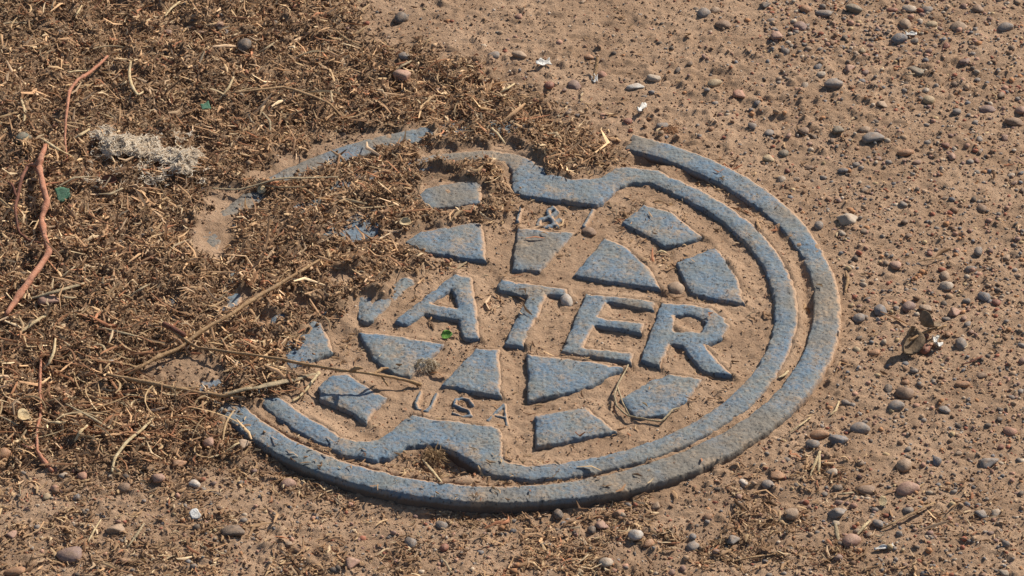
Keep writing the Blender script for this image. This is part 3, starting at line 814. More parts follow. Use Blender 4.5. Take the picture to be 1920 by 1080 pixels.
# ------------------------------------------------------------------ chopped dry grass litter
def strips(name, x, y, z, L, W, head, tilt, curl, col, label, stations=3):
    n = len(x)
    t = np.linspace(-0.5, 0.5, stations)[None]                       # along
    # heading bends along the strip
    hd = head[:, None] + curl[:, None] * (t * 1.6)
    step = L[:, None] / (stations - 1)
    cx = np.cumsum(np.cos(hd) * np.cos(tilt)[:, None] * step, 1); cy = np.cumsum(np.sin(hd) * np.cos(tilt)[:, None] * step, 1)
    cx -= cx.mean(1, keepdims=True); cy -= cy.mean(1, keepdims=True)
    cz = np.sin(tilt)[:, None] * L[:, None] * t + RNG.normal(0, 0.10, (n, 1)) * L[:, None] * (t * t * 4 - 0.5)
    wd = W[:, None] * (1 - 0.55 * (np.abs(t) * 2) ** 2)
    roll = RNG.uniform(-1.1, 1.1, n)[:, None]
    sx, sy, sz = -np.sin(hd) * np.cos(roll), np.cos(hd) * np.cos(roll), np.sin(roll) * np.ones_like(hd)
    X = x[:, None] + cx; Y = y[:, None] + cy; Z = z[:, None] + cz
    a = np.stack([X + sx * wd / 2, Y + sy * wd / 2, Z + sz * wd / 2], -1)
    b = np.stack([X + np.sin(hd) * np.sin(roll) * wd * .3, Y - np.cos(hd) * np.sin(roll) * wd * .3, Z + np.cos(roll) * wd * 0.3], -1)
    c = np.stack([X - sx * wd / 2, Y - sy * wd / 2, Z - sz * wd / 2], -1)
    V = np.stack([a, b, c], 2).reshape(n, stations * 3, 3)
    qs = []
    for s in range(stations - 1):
        k = s * 3
        qs += [(k, k + 3, k + 4, k + 1), (k + 1, k + 4, k + 5, k + 2)]
    Q = (np.array(qs)[None] + (np.arange(n) * stations * 3)[:, None, None]).reshape(-1, 4)
    me = mesh_np(name, V.reshape(-1, 3), Q)
    vcol(me, 'Col', np.repeat(col, stations * 3, 0))
    return tag(link(name, me, M_SHRED), label, 'dry litter', kind='stuff')

SP = np.array([(0.56, 0.40, 0.23), (0.44, 0.29, 0.165), (0.35, 0.22, 0.125), (0.25, 0.15, 0.085), (0.66, 0.52, 0.33), (0.44, 0.21, 0.115), (0.15, 0.09, 0.052), (0.48, 0.35, 0.225)])
def extra_density(px, py, x, y):
    """thin chaff outside the deep litter"""
    c = fbm(x, y, 0.02, 95)
    d = np.full_like(px, 0.012)
    d = np.maximum(d, np.where((py > 860) & (px > 980), (0.30 + 0.6 * sst(880, 980, py)) * sst(-0.45, 0.4, c) * sst(1950, 1300, px), 0))
    d = np.maximum(d, np.where((py > 840) & (px <= 1020), 0.50 * sst(-0.4, 0.5, c) + 0.08, 0))
    d = np.maximum(d, np.where((py > 820) & (px < 640), 0.75 * sst(1010, 860, py) * sst(-0.7, 0.2, c), 0))
    rl_ = np.hypot(x - RING_C[0], y - RING_C[1])
    d = np.maximum(d, np.where(rl_ < 0.9 * S, 0.05 * sst(0.15, 0.7, c) + 0.008, 0))
    for (qx, qy, qr, a) in [(800, 870, 60, .7), (1230, 420, 60, .5), (1250, 480, 40, .4), (1180, 400, 40, .6), (930, 560, 35, .25), (1400, 410, 50, .4), (1360, 330, 60, .25), (980, 590, 40, .3), (560, 640, 40, .5), (1010, 400, 60, .35), (640, 660, 60, .25),
                            (1060, 230, 60, .6), (1540, 880, 60, .5), (660, 30, 60, .35), (1090, 265, 50, .6), (500, 830, 60, .4), (1800, 960, 80, .3), (920, 380, 40, .7), (850, 475, 60, .3)]:
        d = np.maximum(d, a * np.exp(-((px - qx) / qr) ** 2 - ((py - qy) / (qr * .6)) ** 2))
    return d
def litter_pts(n, out_mul=1.0):
    px, py, x, y = view_points(n, 40)
    lit = interp(ALIT, x, y)
    d = np.maximum(lit, extra_density(px, py, x, y) * out_mul)
    u = union_at(x, y)
    d = np.where((u < 0.0005) & (lit < 0.5), d * 0.10, d) * (1 - 0.97 * np.clip(spots_at(x, y, 1.25), 0, 1))
    k = RNG.uniform(0, 1, n) < d
    return x[k], y[k], lit[k], px[k], py[k]
def litter(name, n, L0, Ls, w0, w1, label, lift, tilt_s, bright=1.0, out_mul=1.0):
    x, y, lit, px, py = litter_pts(n, out_mul)
    n = len(x)
    L = np.exp(RNG.normal(math.log(L0), Ls, n)).clip(0.0012, 0.022); W = RNG.uniform(w0, w1, n) * (0.6 + 0.4 * L / L0).clip(0.6, 1.5)
    sh = fbm(x, y, 0.03, 97)
    th_ = 0.9 + 0.1 * sst(0.1, 0.7, lit); L = L * th_
    wgt = np.array([.12, .23, .23, .15, .06, .045, .08, .09])
    ch = RNG.choice(len(SP), n, p=wgt / wgt.sum())
    col = SP[ch] * np.array([1.06, 1.02, 1.0]) * RNG.uniform(0.75, 1.2, (n, 1)) * (1 + 0.18 * sh[:, None]) * bright * (1.0 + 0.16 * sst(0.1, 0.7, lit))[:, None]
    tl = RNG.normal(0, tilt_s, n) * (0.35 + 0.65 * lit)
    z = top_z(x, y) + np.abs(np.sin(tl)) * L * 0.28 + W * 0.3 + 0.0004 * (1 - lit) + RNG.uniform(0, 1, n) ** 2 * lift * lit
    strips(name, x, y, z, L, W, RNG.uniform(0, 6.28, n), tl, RNG.normal(0, 1.2, n), col, label)
litter('chopped_grass_litter', 54000, 0.0036, 0.52, 0.0005, 0.0013, 'thick brown litter of chopped dry grass over the left of the lid', 0.0020, 0.42)
litter('fine_chaff', 64000, 0.0027, 0.35, 0.0005, 0.0012, 'fine brown chaff scattered between the grass shreds and dirt', 0.0022, 0.5, 1.0, 1.3)
litter('loose_straw_bits', 7000, 0.0085, 0.40, 0.0008, 0.0016, 'loose pale straw bits lying over the litter', 0.0030, 0.35, 1.35, 0.45)

n = 420
px = np.concatenate([RNG.normal(270, 170, 300), RNG.uniform(-20, 1000, 120)]); py = np.concatenate([RNG.normal(735, 75, 300), RNG.uniform(-10, 480, 120)])
p = at(px, py); x, y = p[:, 0], p[:, 1]; lit = interp(ALIT, x, y); k = (lit > 0.4) & (spots_at(x, y, 1.3) < 0.2)
x, y = x[k], y[k]; n = len(x)
L = np.exp(RNG.normal(math.log(0.016), 0.45, n)).clip(0.007, 0.035)
col = np.array([(0.40, 0.20, 0.105), (0.30, 0.155, 0.085), (0.52, 0.36, 0.20), (0.60, 0.46, 0.28)])[RNG.choice(4, n, p=[.35, .25, .25, .15])] * RNG.uniform(.8, 1.15, (n, 1))
tl = RNG.normal(0, 0.12, n)
strips('tangled_stems', x, y, top_z(x, y) + 0.0024 + np.abs(np.sin(tl)) * L * .3, L, RNG.uniform(0.0008, 0.0014, n), np.where(RNG.uniform(0, 1, n) < .6, RNG.normal(-0.35, 0.6, n), RNG.uniform(0, 6.28, n)), tl, RNG.normal(0, 0.8, n), col, 'tangle of thin dry reddish stems over the litter', 9)

# ------------------------------------------------------------------ twigs, straws and stalks, each one a thing
def tube(pts, rad, sides=7, flat=1.0, knots=None, seed=0):
    pts = np.asarray(pts, float); r_ = np.random.default_rng(seed)
    # resample smoothly (Catmull-Rom)
    n = len(pts); out = []; tt = []
    ext = np.vstack([2 * pts[0] - pts[1], pts, 2 * pts[-1] - pts[-2]])
    seg = 5
    for i in range(n - 1):
        p0, p1, p2, p3 = ext[i:i + 4]
        for s in range(seg):
            t = s / seg
            cr = (0.5 * (2 * p1 + (p2 - p0) * t + (2 * p0 - 5 * p1 + 4 * p2 - p3) * t * t + (3 * p1 - p0 - 3 * p2 + p3) * t ** 3)); out.append(0.35 * cr + 0.65 * (p1 + (p2 - p1) * t) + r_.normal(0, 0.10, 3) * rad.mean()); tt.append((i + t) / (n - 1))
    out.append(pts[-1]); tt.append(1.0)
    out = np.array(out); tt = np.array(tt)
    rr_ = np.interp(tt, np.linspace(0, 1, len(rad)), rad) * (1 + 0.05 * r_.normal(size=len(tt)))
    if knots:
        for k in knots: rr_ *= 1 + 0.45 * np.exp(-((tt - k) / 0.014) ** 2)
    T = np.gradient(out, axis=0); T /= np.linalg.norm(T, axis=1)[:, None] + 1e-12
    N = np.cross(T, (0, 0, 1.0)); N /= np.linalg.norm(N, axis=1)[:, None] + 1e-9
    B = np.cross(N, T)
    an = np.linspace(0, 2 * np.pi, sides + 1)[:-1]
    V = out[:, None] + rr_[:, None, None] * (N[:, None] * np.cos(an)[None, :, None] + flat * B[:, None] * np.sin(an)[None, :, None])
    m = len(out)
    F = [(i * sides + k, i * sides + (k + 1) % sides, (i + 1) * sides + (k + 1) % sides, (i + 1) * sides + k) for i in range(m - 1) for k in range(sides)]
    V = V.reshape(-1, 3)
    V = np.vstack([V, out[:1] - T[:1] * rr_[0] * .3, out[-1:] + T[-1:] * rr_[-1] * .3])
    a, b = len(V) - 2, len(V) - 1
    tr = [(a, (k + 1) % sides, k) for k in range(sides)] + [(b, (m - 1) * sides + k, (m - 1) * sides + (k + 1) % sides) for k in range(sides)]
    return V, F, tr

def pile(x, y):
    return float(interp(ALIT, np.array([x]), np.array([y]))[0]) * 0.0014

def path3(pp, lifts, rad):
    """photo path + height above the surface (mm) -> points"""
    lifts = np.interp(np.linspace(0, 1, len(pp)), np.linspace(0, 1, len(lifts)), lifts) * 1e-3
    o = []
    for (px, py), l in zip(pp, lifts):
        s = spot(px, py); z = s[2] + l + rad + pile(s[0], s[1])
        for _ in range(3):
            q = at(px, py, z); z = max(float(top_z(q[0], q[1])) + l + rad + pile(q[0], q[1]), -0.01)
        o.append((q[0], q[1], z))
    return o

def stick(name, cat, label, pp, lifts, wpx, mat, flat=1.0, knots=None, branches=(), sides=7, bname='side_stem'):
    rads = np.array(wpx, float) * PXM / 2
    pts = path3(pp, lifts, rads.mean() * 0.8)
    V, F, tr = tube(pts, rads, sides, flat, knots, len(label))
    o = link(name, mesh_np(name, V, F, tr), mat)
    tag(o, label, cat)
    for b in branches:
        bp, bl, bw = b[:3]
        r2 = np.array(bw, float) * PXM / 2
        V, F, tr = tube(path3(bp, bl, r2.mean()), r2, 6, 1.0, None, 3)
        link(bname, mesh_np(bname, V, F, tr), b[3] if len(b) > 3 else mat, o)
    return o

stick('twig', 'twig', 'thick reddish brown bent twig at the left edge', [(85, 268), (76, 300), (74, 318), (82, 355), (88, 378), (78, 410), (84, 445), (92, 470), (60, 520), (32, 560), (12, 596)],
      [5, 6, 5, 4, 3, 2.5, 3, 3.5, 3, 2, .5], [9, 11, 10, 11, 12, 10, 11, 10, 11, 12, 12, 8], M_RED, knots=[0.12, 0.2, 0.43, 0.54, 0.7, 0.88],
      branches=[([(74, 312), (60, 308), (48, 316)], [4, 3, 1], [9, 7, 5]), ([(82, 372), (93, 380)], [3, 2], [8, 4])])
stick('twig', 'twig', 'thin dark reddish twig rising left of the thick bent twig', [(50, 312), (40, 335), (33, 370), (29, 400), (35, 432), (55, 450), (76, 462)], [6, 5, 4, 3, 2, 1.5, 2], [6, 7, 7, 6, 5, 5, 4, 3], M_DARKRED, branches=[([(33, 372), (22, 350), (8, 338)], [4, 3, 2], [6, 5, 4])])
stick('twig', 'twig', 'slender reddish twig curving up near the cream fluff', [(202, 100), (185, 122), (165, 138), (145, 153), (130, 172), (127, 200), (123, 230), (122, 262), (126, 300)], [2, 4, 6, 7, 7, 6, 4, 2, .5], [4, 6, 6.5, 6, 6, 5.5, 5, 4.5, 3], M_RED, knots=[0.3, 0.5])
stick('twig', 'twig', 'reddish stem with a fibrous end at lower left', [(78, 640), (76, 690), (75, 730), (76, 770), (69, 808), (70, 845), (84, 866), (98, 882)], [1, 2, 2, 2, 1.5, 1, .6, .3], [4, 5, 5, 5.5, 5, 5, 10, 6], M_RED, branches=[([(70, 832), (55, 838), (42, 834)], [1, 1, .6], [5, 4, 3])], bname='root_fibre')
stick('stalk', 'stalk', 'long straight brown stalk lying diagonally toward the letter W', [(628, 470), (600, 487), (560, 511), (515, 538), (475, 562), (430, 592), (380, 620), (335, 648), (300, 668), (262, 690), (240, 704)], [.5, 2, 3, 3.5, 4, 4, 4, 4, 3, 2, .5], [3, 5, 6, 6.5, 7.5, 6.5, 7, 6.5, 7, 6, 5], M_STALK, knots=[0.3, 0.42, 0.62, 0.8])
stick('stalk', 'stalk', 'thin brown stalk ending on the lid above USA', [(306, 608), (340, 632), (372, 645), (410, 657), (460, 664), (520, 672), (585, 685), (640, 694), (700, 702), (748, 710), (790, 721)], [2, 3, 3, 3.5, 4.5, 5.5, 7, 8, 7, 4.5, .6], [7, 6, 5, 6, 5, 6, 6, 5, 5, 6, 7], M_STALK, knots=[0.4, 0.7],
      branches=[([(700, 702), (716, 692), (728, 690)], [7, 8, 8], [5, 6, 3]), ([(655, 696), (668, 690), (680, 691)], [8, 10, 12], [4, 9, 3]), ([(715, 705), (722, 716), (728, 724)], [6, 4, 2], [4, 4, 3])])
stick('stalk', 'stalk', 'dark broken stalk end under the long diagonal stalk', [(306, 607), (325, 618), (346, 632)], [3, 4, 4], [11, 11, 9], M_DARKRED)
stick('straw', 'straw', 'thick ribbed straw leaf lying at the lower left rim', [(474, 728), (535, 715), (597, 700)], [1.2, 1.8, 1.5], [8, 14, 13, 7, 5], M_GSTRAW, flat=0.3)
stick('straw', 'straw', 'thin kinked straw hanging over the lower left rim', [(598, 699), (588, 712), (576, 728), (560, 744), (548, 752)], [2.5, 2, 1.5, 1, .5], [8, 5, 5, 4, 4], M_STRAW)
stick('straw', 'straw', 'short weathered straw behind the thick ribbed one', [(420, 740), (445, 733), (472, 728)], [1.5, 2, 2], [8, 9, 8], M_GSTRAW, flat=.5)
stick('stalk', 'stalk', 'brown stalk across the litter left of the lower rim', [(200, 700), (300, 722), (360, 735), (420, 742), (475, 722)], [1, 1.5, 1.5, 1.5, 1], [8, 9, 8, 8, 7], M_STALK)
stick('grass_stem', 'grass stem', 'looped dry grass stem on the lid beside the lower right block', [(1178, 676), (1170, 700), (1158, 722), (1152, 742), (1157, 762), (1176, 778), (1200, 784), (1240, 780), (1262, 768), (1274, 758)], [1, 2.5, 3, 3, 2.5, 2, 1.5, 1.5, 1.2, .5], [2.5, 3, 3, 3.5, 3.5, 3.5, 3.5, 3.5, 4, 3], M_GSTRAW,
      branches=[([(1158, 726), (1168, 750), (1180, 778)], [3, 3, 2], [3, 3, 3])])
STRAWS = [
 ('pale straw near the top edge left of centre', [(337, 3), (322, 14), (309, 29)], 6, M_STRAW, 2), ('short straw slanting near the top left', [(153, 9), (144, 24), (138, 36)], 5, M_STRAW, 2),
 ('hooked yellow straw above the cream fluff', [(245, 116), (242, 140), (247, 160), (258, 175), (268, 172)], 7, M_STRAW, 3), ('pale blade standing right of the hooked yellow straw', [(438, 143), (428, 165), (411, 187)], 6, M_STRAW, 4),
 ('short pale curved straw left of the slender reddish twig', [(39, 184), (46, 205), (45, 234)], 6, M_STRAW, 3), ('thick straw between slender twig and cream fluff', [(167, 242), (150, 252), (135, 262)], 8, M_STRAW, 3),
 ('straw lying over the top of the thick reddish twig', [(78, 261), (108, 277), (138, 294)], 7, M_STRAW, 9), ('horizontal grey straw at the left edge near the top', [(-4, 42), (22, 41), (50, 43)], 6, M_GSTRAW, 1.5),
 ('horizontal straw left of the hooked yellow straw', [(127, 136), (146, 133), (167, 133)], 6, M_STRAW, 2), ('straw leading away from the dark grey round pebble', [(520, 76), (500, 89), (482, 101)], 5, M_GSTRAW, 3),
 ('long straw upper centre of the litter', [(558, 104), (585, 97), (614, 89)], 5, M_GSTRAW, 2), ('curved straw above the upper left ring arc', [(492, 209), (506, 228), (507, 251)], 5, M_GSTRAW, 2.5),
 ('arched reddish brown stem in the upper litter', [(433, 174), (480, 168), (533, 163), (583, 178), (620, 196), (638, 214)], 8, M_STALK, 3.5), ('long thin straw below the upper left ring arc', [(398, 344), (450, 339), (520, 334), (580, 333), (634, 332)], 6, M_GSTRAW, 3),
 ('thick grey straw beside the pink granite stone', [(158, 531), (104, 547), (47, 563)], 9, M_GSTRAW, 3), ('split straw below the pink granite stone', [(87, 590), (64, 604), (40, 622)], 9, M_STRAW, 2),
 ('thin straw left of the dark broken stalk', [(183, 612), (230, 624), (281, 636)], 6, M_GSTRAW, 2), ('bowed straw right of the red stem at lower left', [(104, 633), (101, 660), (92, 680), (79, 695)], 6, M_STRAW, 3),
 ('long curved pale straw at lower left', [(291, 779), (268, 803), (235, 831), (215, 860), (210, 884)], 7, M_STRAW, 3), ('long straw sloping down at lower left', [(123, 757), (170, 782), (218, 811)], 6, M_GSTRAW, 2.5),
 ('thin straw running into the left edge', [(-3, 779), (16, 788), (34, 798)], 5, M_GSTRAW, 2), ('thick short straw right of the red stem', [(89, 792), (108, 791), (128, 792)], 8, M_STRAW, 2),
 ('stubby pale straw left of the long sloping straw', [(163, 797), (150, 808), (139, 818)], 7, M_STRAW, 2), ('straw leaning against the tan stone at the ring end', [(461, 821), (442, 833), (422, 848)], 5, M_STRAW, 3),
 ('thin straw on bare dirt at bottom left', [(189, 974), (176, 995), (165, 1016)], 4, M_STRAW, 1), ('forked straw beside the tan flat stone', [(270, 981), (258, 1000), (239, 1026)], 5, M_GSTRAW, 2),
 ('upright stick standing in the dirt above the ring gap', [(1120, 107), (1117, 128), (1112, 150)], 8, M_STALK, 5), ('straw beside the grey pebble above the litter', [(771, 114), (755, 123), (736, 134)], 6, M_GSTRAW, 2),
 ('pale straw at the right edge of the upper litter', [(964, 157), (951, 166), (936, 176)], 6, M_STRAW, 2), ('pale straw in the litter just above the upper rim', [(922, 240), (933, 251), (947, 262)], 6, M_STRAW, 2),
 ('short straw on dirt right of the lower ring', [(1519, 783), (1500, 797), (1479, 812)], 4, M_STRAW, 1.5), ('curved chip of straw near the right lower ring', [(1573, 752), (1567, 769), (1556, 779)], 5, M_STRAW, 1.5),
 ('long brown stick at the lower right', [(1753, 942), (1725, 955), (1697, 970), (1675, 981), (1652, 991)], 7, M_STALK, 2), ('pale straw left of the long brown stick', [(1631, 976), (1619, 988), (1606, 1004)], 6, M_STRAW, 2),
 ('flat bark chip standing at lower right', [(1566, 982), (1569, 998), (1572, 1014)], 8, M_GSTRAW, 2), ('straw bundle upright below the right ring', [(1538, 846), (1528, 868), (1519, 894)], 6, M_STRAW, 3),
 ('second stem of the upright straw bundle', [(1536, 848), (1536, 870), (1534, 886)], 6, M_STRAW, 3), ('thin horizontal straw left of the dark brown oval stone', [(1600, 923), (1584, 926), (1570, 928)], 5, M_GSTRAW, 1.5),
 ('long thin twig at the bottom right of centre', [(1455, 1034), (1415, 1044), (1370, 1052)], 5, M_STALK, 1.5), ('thin straw on gravel right of the large quartz stone', [(1770, 482), (1745, 486), (1722, 490)], 4, M_STALK, 2),
 ('straw stem in the lower notch of the rim', [(792, 860), (808, 880), (828, 904)], 6, M_STRAW, 2.5), ('bent straw beside the ring at right', [(1586, 508), (1590, 525), (1585, 548)], 6, M_STALK, 1.5),
 ('thin curved straw left of the letter W', [(240, 550), (262, 541), (282, 532)], 5, M_GSTRAW, 2), ('thin straw below the green square scrap', [(140, 500), (125, 512), (112, 522)], 5, M_GSTRAW, 2),
 ('grey straw hooked below the cream fluff', [(108, 350), (140, 335), (180, 331)], 6, M_GSTRAW, 3), ('dark straw right of the green square scrap', [(185, 363), (205, 364), (230, 353)], 7, M_GSTRAW, 3),
 ('pale splinter in the right lower groove of the rim', [(1478, 695), (1470, 702), (1460, 708)], 6, M_STRAW, 1.0), ('short straw above the block right of the ampersand', [(1250, 463), (1240, 470), (1230, 475)], 6, M_STRAW, 1.5),
 ('thin dark twig on dirt at right below the round grey pebble', [(1842, 668), (1822, 677), (1803, 684)], 5, M_DARKRED, 1.5),
]
for lab, pp, wp, mt, lift in STRAWS:
    n_ = 'bark_chip' if 'bark chip' in lab else ('stick' if 'stick' in lab or 'twig' in lab else 'straw')
    mid = [0.5, lift, 0.5] if len(pp) == 3 else [0.5] + [lift] * (len(pp) - 2) + [0.5]
    if 'upright' in lab or 'standing' in lab: mid = [lift + 1, lift * .6, 0.1]
    stick(n_, n_.replace('_', ' '), lab, pp, mid, [wp * .7, wp, wp * .6], mt, flat=0.55, sides=6)

# ------------------------------------------------------------------ leaves, scraps, fluff
def sheet(name, cat, label, px, py, wpx, hpx, rotz, mat, curl=0.3, tilt=(0, 0), lift=0.001, shape='leaf', thick=0.0003, seed=0, nu=9, nv=7):
    """thin curled blade with real thickness"""
    r_ = np.random.default_rng(seed); p = spot(px, py)
    u = np.linspace(-1, 1, nu); v = np.linspace(-1, 1, nv); U, Vv = np.meshgrid(u, v, indexing='ij')
    if shape == 'leaf': wd = np.sqrt(np.clip(1 - np.abs(U) ** 2.2, 0.01, 1))
    elif shape == 'scrap': wd = 0.8 + 0.2 * np.cos(U * 2.1 + seed)
    else: wd = 0.7 + 0.3 * np.cos(U * 5 + seed)
    a, b = wpx * PXM / 2, hpx * PXM / 2
    X = U * a; Y = Vv * wd * b
    Z = curl * a * (Vv * wd) ** 2 + 0.35 * curl * a * U ** 2 + 0.05 * a * np.sin(U * 4 + seed) * Vv
    X = X + r_.normal(0, 0.02, X.shape) * a; Y = Y + r_.normal(0, 0.03, X.shape) * b
    top = np.stack([X, Y, Z + thick / 2], -1).reshape(-1, 3); bot = np.stack([X, Y, Z - thick / 2], -1).reshape(-1, 3)
    V = np.vstack([top, bot]); n = nu * nv; idx = np.arange(n).reshape(nu, nv)
    F = []
    for i in range(nu - 1):
        for j in range(nv - 1):
            F.append((idx[i, j], idx[i + 1, j], idx[i + 1, j + 1], idx[i, j + 1]))
            F.append((n + idx[i, j], n + idx[i, j + 1], n + idx[i + 1, j + 1], n + idx[i + 1, j]))
    ring_ = [idx[i, 0] for i in range(nu)] + [idx[-1, j] for j in range(1, nv)] + [idx[i, -1] for i in range(nu - 2, -1, -1)] + [idx[0, j] for j in range(nv - 2, 0, -1)]
    for a_, b_ in zip(ring_, ring_[1:] + ring_[:1]): F.append((b_, a_, n + a_, n + b_))
    o = link(name, mesh_np(name, V, F), mat)
    o.rotation_euler = (math.radians(tilt[0]), math.radians(tilt[1]), math.radians(rotz))
    o.location = (p[0], p[1], p[2] + lift + pile(p[0], p[1]))
    return tag(o, label, cat)
sheet('dry_leaf', 'leaf', 'curled dry brown leaf on edge, left one of the pair on the gravel', 1700, 654, 56, 40, 64, M_LEAF, 0.9, (52, -26), 0.0048, seed=3)
sheet('dry_leaf', 'leaf', 'pointed dry brown leaf on edge, right one of the pair on the gravel', 1732, 628, 58, 34, 112, M_LEAF, 0.8, (54, 24), 0.0052, seed=5)
sheet('white_flake', 'flake', 'white flaky bit hanging on the left curled leaf', 1710, 648, 22, 9, 75, M_WHITE, 0.5, (40, 0), 0.0035, 'rag', seed=8)
sheet('white_flake', 'flake', 'white papery bit right of the curled dry leaves', 1753, 651, 22, 18, 120, M_WHITE, 0.8, (30, -20), 0.0025, 'rag', seed=9)
stick('straw', 'straw', 'thin straw stuck through the curled dry leaves', [(1706, 638), (1735, 622), (1774, 610)], [6, 6, 3], [5, 5, 4], M_STALK)
sheet('green_leaf', 'leaf', 'tiny bright green leaf lying on the lid below letter A', 838, 634, 20, 18, 20, M_GREEN, 0.5, (20, -15), 0.0018, seed=2)
sheet('leaf_scrap', 'leaf scrap', 'dull green square scrap in the litter right of the reddish twig', 119, 371, 26, 34, 12, M_DULLGREEN, 0.05, (22, -6), 0.0040, 'scrap', seed=1)
sheet('leaf_scrap', 'leaf scrap', 'tiny green scrap in the upper litter', 386, 212, 17, 20, 20, M_DULLGREEN, 0.2, (20, 0), 0.0028, 'scrap', seed=4)
sheet('white_chip', 'chip', 'small bright white chip on the dirt at bottom left', 366, 970, 16, 22, 25, M_WHITE, 0.1, (15, -12), 0.0012, 'scrap', seed=6, thick=.0008)
sheet('white_chip', 'chip', 'long white splinter at the lower right bottom', 1657, 1030, 34, 8, 16, M_WHITE, 0.2, (20, 0), 0.0010, 'rag', seed=7, thick=.0008)
sheet('white_chip', 'chip', 'white curled bark piece above the right end of the ring', 1203, 208, 30, 12, 60, M_WHITE, 0.4, (25, 0), 0.0018, 'rag', seed=11, thick=.0006)
sheet('white_chip', 'chip', 'white flake lying beside the blue-grey pebble', 1708, 69, 22, 12, 0, M_WHITE, 0.3, (10, 0), 0.0016, 'rag', seed=12, thick=.0006)
sheet('white_chip', 'chip', 'pale flaky bits at the foot of the upright stick', 1115, 152, 12, 22, 0, M_WHITE, 0.3, (25, 0), 0.0014, 'rag', seed=13, thick=.0005)
sheet('white_chip', 'chip', 'pale flake left of the maroon pebble', 1018, 122, 30, 18, 20, M_WHITE, 0.3, (25, 10), 0.0014, 'rag', seed=14, thick=.0005)
sheet('dry_leaf', 'leaf', 'small yellowish dry leaf at the lower right by the pink-mauve stone', 1655, 947, 14, 20, 0, M_STRAW, 0.3, (30, 0), 0.0020, seed=15)
sheet('dry_leaf', 'leaf', 'pale dry leaf bit at the left end of the upper ring arc', 490, 356, 16, 18, 0, M_STRAW, 0.3, (25, 0), 0.0020, seed=16)
sheet('dry_leaf', 'leaf', 'pale round dry leaf in the lower left litter', 45, 797, 24, 26, 40, M_STRAW, 0.8, (20, 10), 0.0030, seed=17)
sheet('dry_leaf', 'leaf', 'rust coloured curled leaf below the cream fluff', 205, 345, 30, 18, 0, M_DARKRED, 0.6, (30, 0), 0.0030, seed=18)
sheet('dry_leaf', 'leaf', 'tan leaf piece lying against the triangle block above letter A', 760, 425, 22, 18, 0, M_STRAW, 0.5, (20, 0), 0.0025, seed=19)

def fibres(name, cat, label, lobes, n, L, w, cols, seed, core=None):
    r_ = np.random.default_rng(seed)
    Vs, Fs, Cs = [], [], []; base = 0; st = 6
    lob = [(spot(a, b) + np.array([0, 0, 0.0015]), rx * PXM, ry * PXM / 0.566 * .8, h * 1e-3) for a, b, rx, ry, h in lobes]
    for _ in range(n):
        c, rx, ry, h = lob[r_.integers(len(lob))]
        a = r_.uniform(0, 6.28); q = math.sqrt(r_.uniform(0, 1))
        x = c[0] + rx * q * math.cos(a); y = c[1] + ry * q * math.sin(a)
        z = c[2] + h * (1 - q * q) * r_.uniform(0.25, 1.0)
        hd = r_.uniform(0, 6.28) if r_.random() < 0.5 else a + r_.normal(0, .6); bend = r_.normal(0, 1.6); dz = r_.normal(0, 0.4)
        l = L * r_.uniform(0.5, 1.4); p = np.array([x, y, z]); pts = []
        for k in range(st):
            pts.append(p.copy()); hd += bend / st + r_.normal(0, .25)
            p = p + l / st * np.array([math.cos(hd), math.sin(hd), dz - 0.9 * k / st])
            p[2] = max(p[2], c[2] - 0.001)
        pts = np.array(pts); d = np.gradient(pts, axis=0); d /= np.linalg.norm(d, axis=1)[:, None] + 1e-9
        sd = np.cross(d, r_.normal(size=3)); sd /= np.linalg.norm(sd, axis=1)[:, None] + 1e-9
        wd = w * r_.uniform(.5, 1.3) * np.linspace(1, .4, st)[:, None]
        Vs += [pts + sd * wd / 2, pts - sd * wd / 2]
        Fs += [(base + k, base + k + 1, base + st + k + 1, base + st + k) for k in range(st - 1)]
        Cs += [np.tile(np.array(cols[r_.integers(len(cols))]) * r_.uniform(.8, 1.1), (2 * st, 1))]
        base += 2 * st
    me = mesh_np(name, np.vstack(Vs), Fs); vcol(me, 'Col', np.vstack(Cs))
    return tag(link(name, me, M_FLUFF), label, cat)
FL = [(196, 278, 14, 13, 3.5), (212, 300, 17, 18, 5), (232, 296, 19, 18, 5), (255, 288, 20, 16, 4.5), (280, 282, 18, 11, 4), (262, 300, 18, 12, 4), (300, 308, 20, 13, 4.5), (322, 316, 22, 16, 5.5), (345, 318, 22, 19, 6), (342, 336, 18, 10, 4), (362, 312, 12, 11, 4)]
cl = at([f[0] for f in FL], [f[1] for f in FL])
gx_, gy_ = np.meshgrid(np.arange(cl[:, 0].min() - .008, cl[:, 0].max() + .008, .0005), np.arange(cl[:, 1].min() - .012, cl[:, 1].max() + .012, .0005), indexing='ij')
hh = np.zeros_like(gx_)
for (cc, f) in zip(cl, FL):
    q = ((gx_ - cc[0]) / (f[2] * PXM * 1.3)) ** 2 + ((gy_ - cc[1]) / (f[3] * PXM / .566 * .95)) ** 2
    hh = np.maximum(hh, f[4] * 1e-3 * np.clip(1 - q, 0, 1) ** 0.6)
wv = fbm(gx_ * 1.0 + 0.3 * gy_, gy_ * 0.35, 0.0022, 131, 3, .6)
hz = gz(gx_, gy_) + 0.0022 + hh * (0.85 + 0.25 * fbm(gx_, gy_, 0.006, 130)) + 0.0012 * wv * sst(0, .002, hh)
kp = hh > 0.0006 + 0.0008 * fbm(gx_, gy_, 0.004, 133)
cell = kp[:-1, :-1] & kp[1:, :-1] & kp[:-1, 1:] & kp[1:, 1:]
i_, j_ = np.nonzero(cell); idx = np.arange(kp.size).reshape(kp.shape)
qq = np.stack([idx[i_, j_], idx[i_ + 1, j_], idx[i_ + 1, j_ + 1], idx[i_, j_ + 1]], 1); us, inv = np.unique(qq, return_inverse=True)
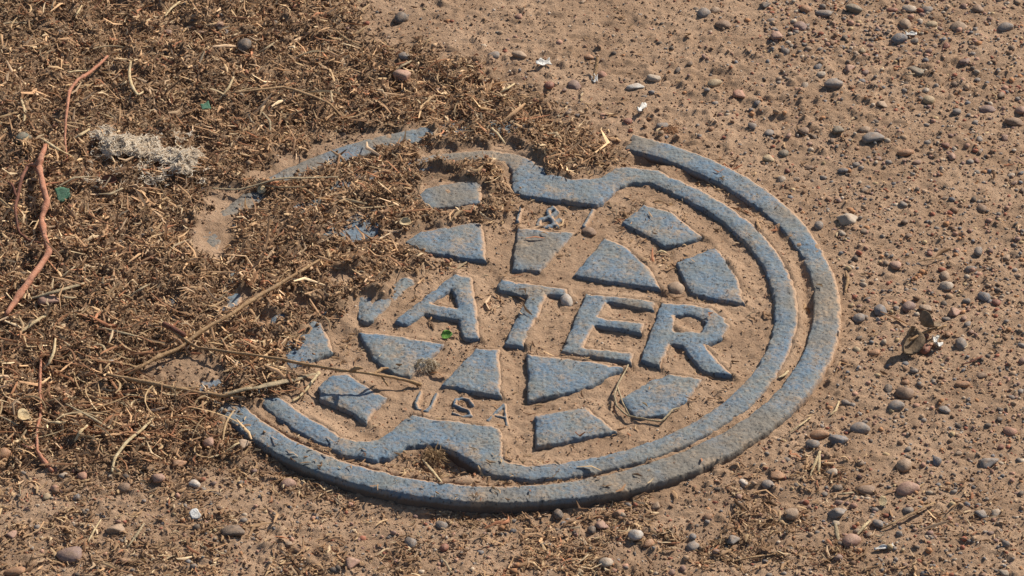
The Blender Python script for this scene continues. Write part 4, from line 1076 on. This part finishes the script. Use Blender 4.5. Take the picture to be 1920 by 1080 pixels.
me = mesh_np('matted_core', np.stack([gx_.ravel()[us], gy_.ravel()[us], hz.ravel()[us]], 1), inv.reshape(-1, 4))
vcol(me, 'Col', np.array([(0.74, 0.64, 0.51)]) * (0.9 + 0.12 * wv.ravel()[us][:, None]))
core_me = me
r_ = np.random.default_rng(5); fi, fj = np.nonzero(kp); Vs, Fs, Cs = [], [], []; base = 0; st = 6
for _ in range(1500):
    k_ = r_.integers(len(fi)); p = np.array([gx_[fi[k_], fj[k_]], gy_[fi[k_], fj[k_]], hz[fi[k_], fj[k_]] + 0.0001 + 0.0009 * r_.random() ** 2])
    hd = r_.normal(-1.1, 0.7) + (3.14 if r_.random() < .5 else 0); bend = r_.normal(0, 1.8); l = r_.uniform(.002, .0065); pts = []
    for q_ in range(st):
        pts.append(p.copy()); hd += bend / st
        p = p + l / st * np.array([math.cos(hd), math.sin(hd), r_.normal(0, .25)])
        a_ = int(np.clip((p[0] - gx_[0, 0]) / .0005, 0, gx_.shape[0] - 1)); b_ = int(np.clip((p[1] - gy_[0, 0]) / .0005, 0, gx_.shape[1] - 1))
        p[2] = max(p[2], (hz[a_, b_] if kp[a_, b_] else p[2] - .0006) + .0001)
    pts = np.array(pts); d_ = np.gradient(pts, axis=0); d_ /= np.linalg.norm(d_, axis=1)[:, None] + 1e-9
    sd = np.cross(d_, np.array([r_.normal(0, .3), r_.normal(0, .3), 1.0])); wd = 0.00028 * np.linspace(1, .4, st)[:, None]
    Vs += [pts + sd * wd, pts - sd * wd]; Fs += [(base + q_, base + q_ + 1, base + st + q_ + 1, base + st + q_) for q_ in range(st - 1)]
    Cs += [np.tile(np.array([(0.74, 0.62, 0.47), (0.78, 0.70, 0.58), (0.64, 0.51, 0.37)][r_.integers(3)]), (2 * st, 1))]; base += 2 * st
me = mesh_np('fluff_tuft', np.vstack(Vs), Fs); vcol(me, 'Col', np.vstack(Cs))
fl = tag(link('fluff_tuft', me, M_FLUFF), 'cream fluffy tuft of matted fibres lying on the litter at left', 'fluff')
link('matted_core', core_me, M_FLUFF, fl)
fibres('seed_burr', 'burr', 'fuzzy pale seed burr beside the stalk end above USA', [(797, 690, 15, 11, 4.5), (812, 692, 10, 9, 4)], 420, 0.0030, 0.0004, [(0.55, 0.45, 0.32), (0.40, 0.31, 0.21), (0.66, 0.57, 0.44)], 6)
fibres('root_tuft', 'root tuft', 'small tuft of reddish root fibres by the right ring end', [(1255, 248, 16, 6, 2)], 90, 0.005, 0.0005, [(0.42, 0.22, 0.12), (0.50, 0.30, 0.17)], 7)
fibres('root_tuft', 'root tuft', 'dry root tuft in the lower notch of the rim', [(815, 862, 16, 12, 3)], 160, 0.005, 0.0005, [(0.42, 0.29, 0.16), (0.28, 0.18, 0.1)], 8)
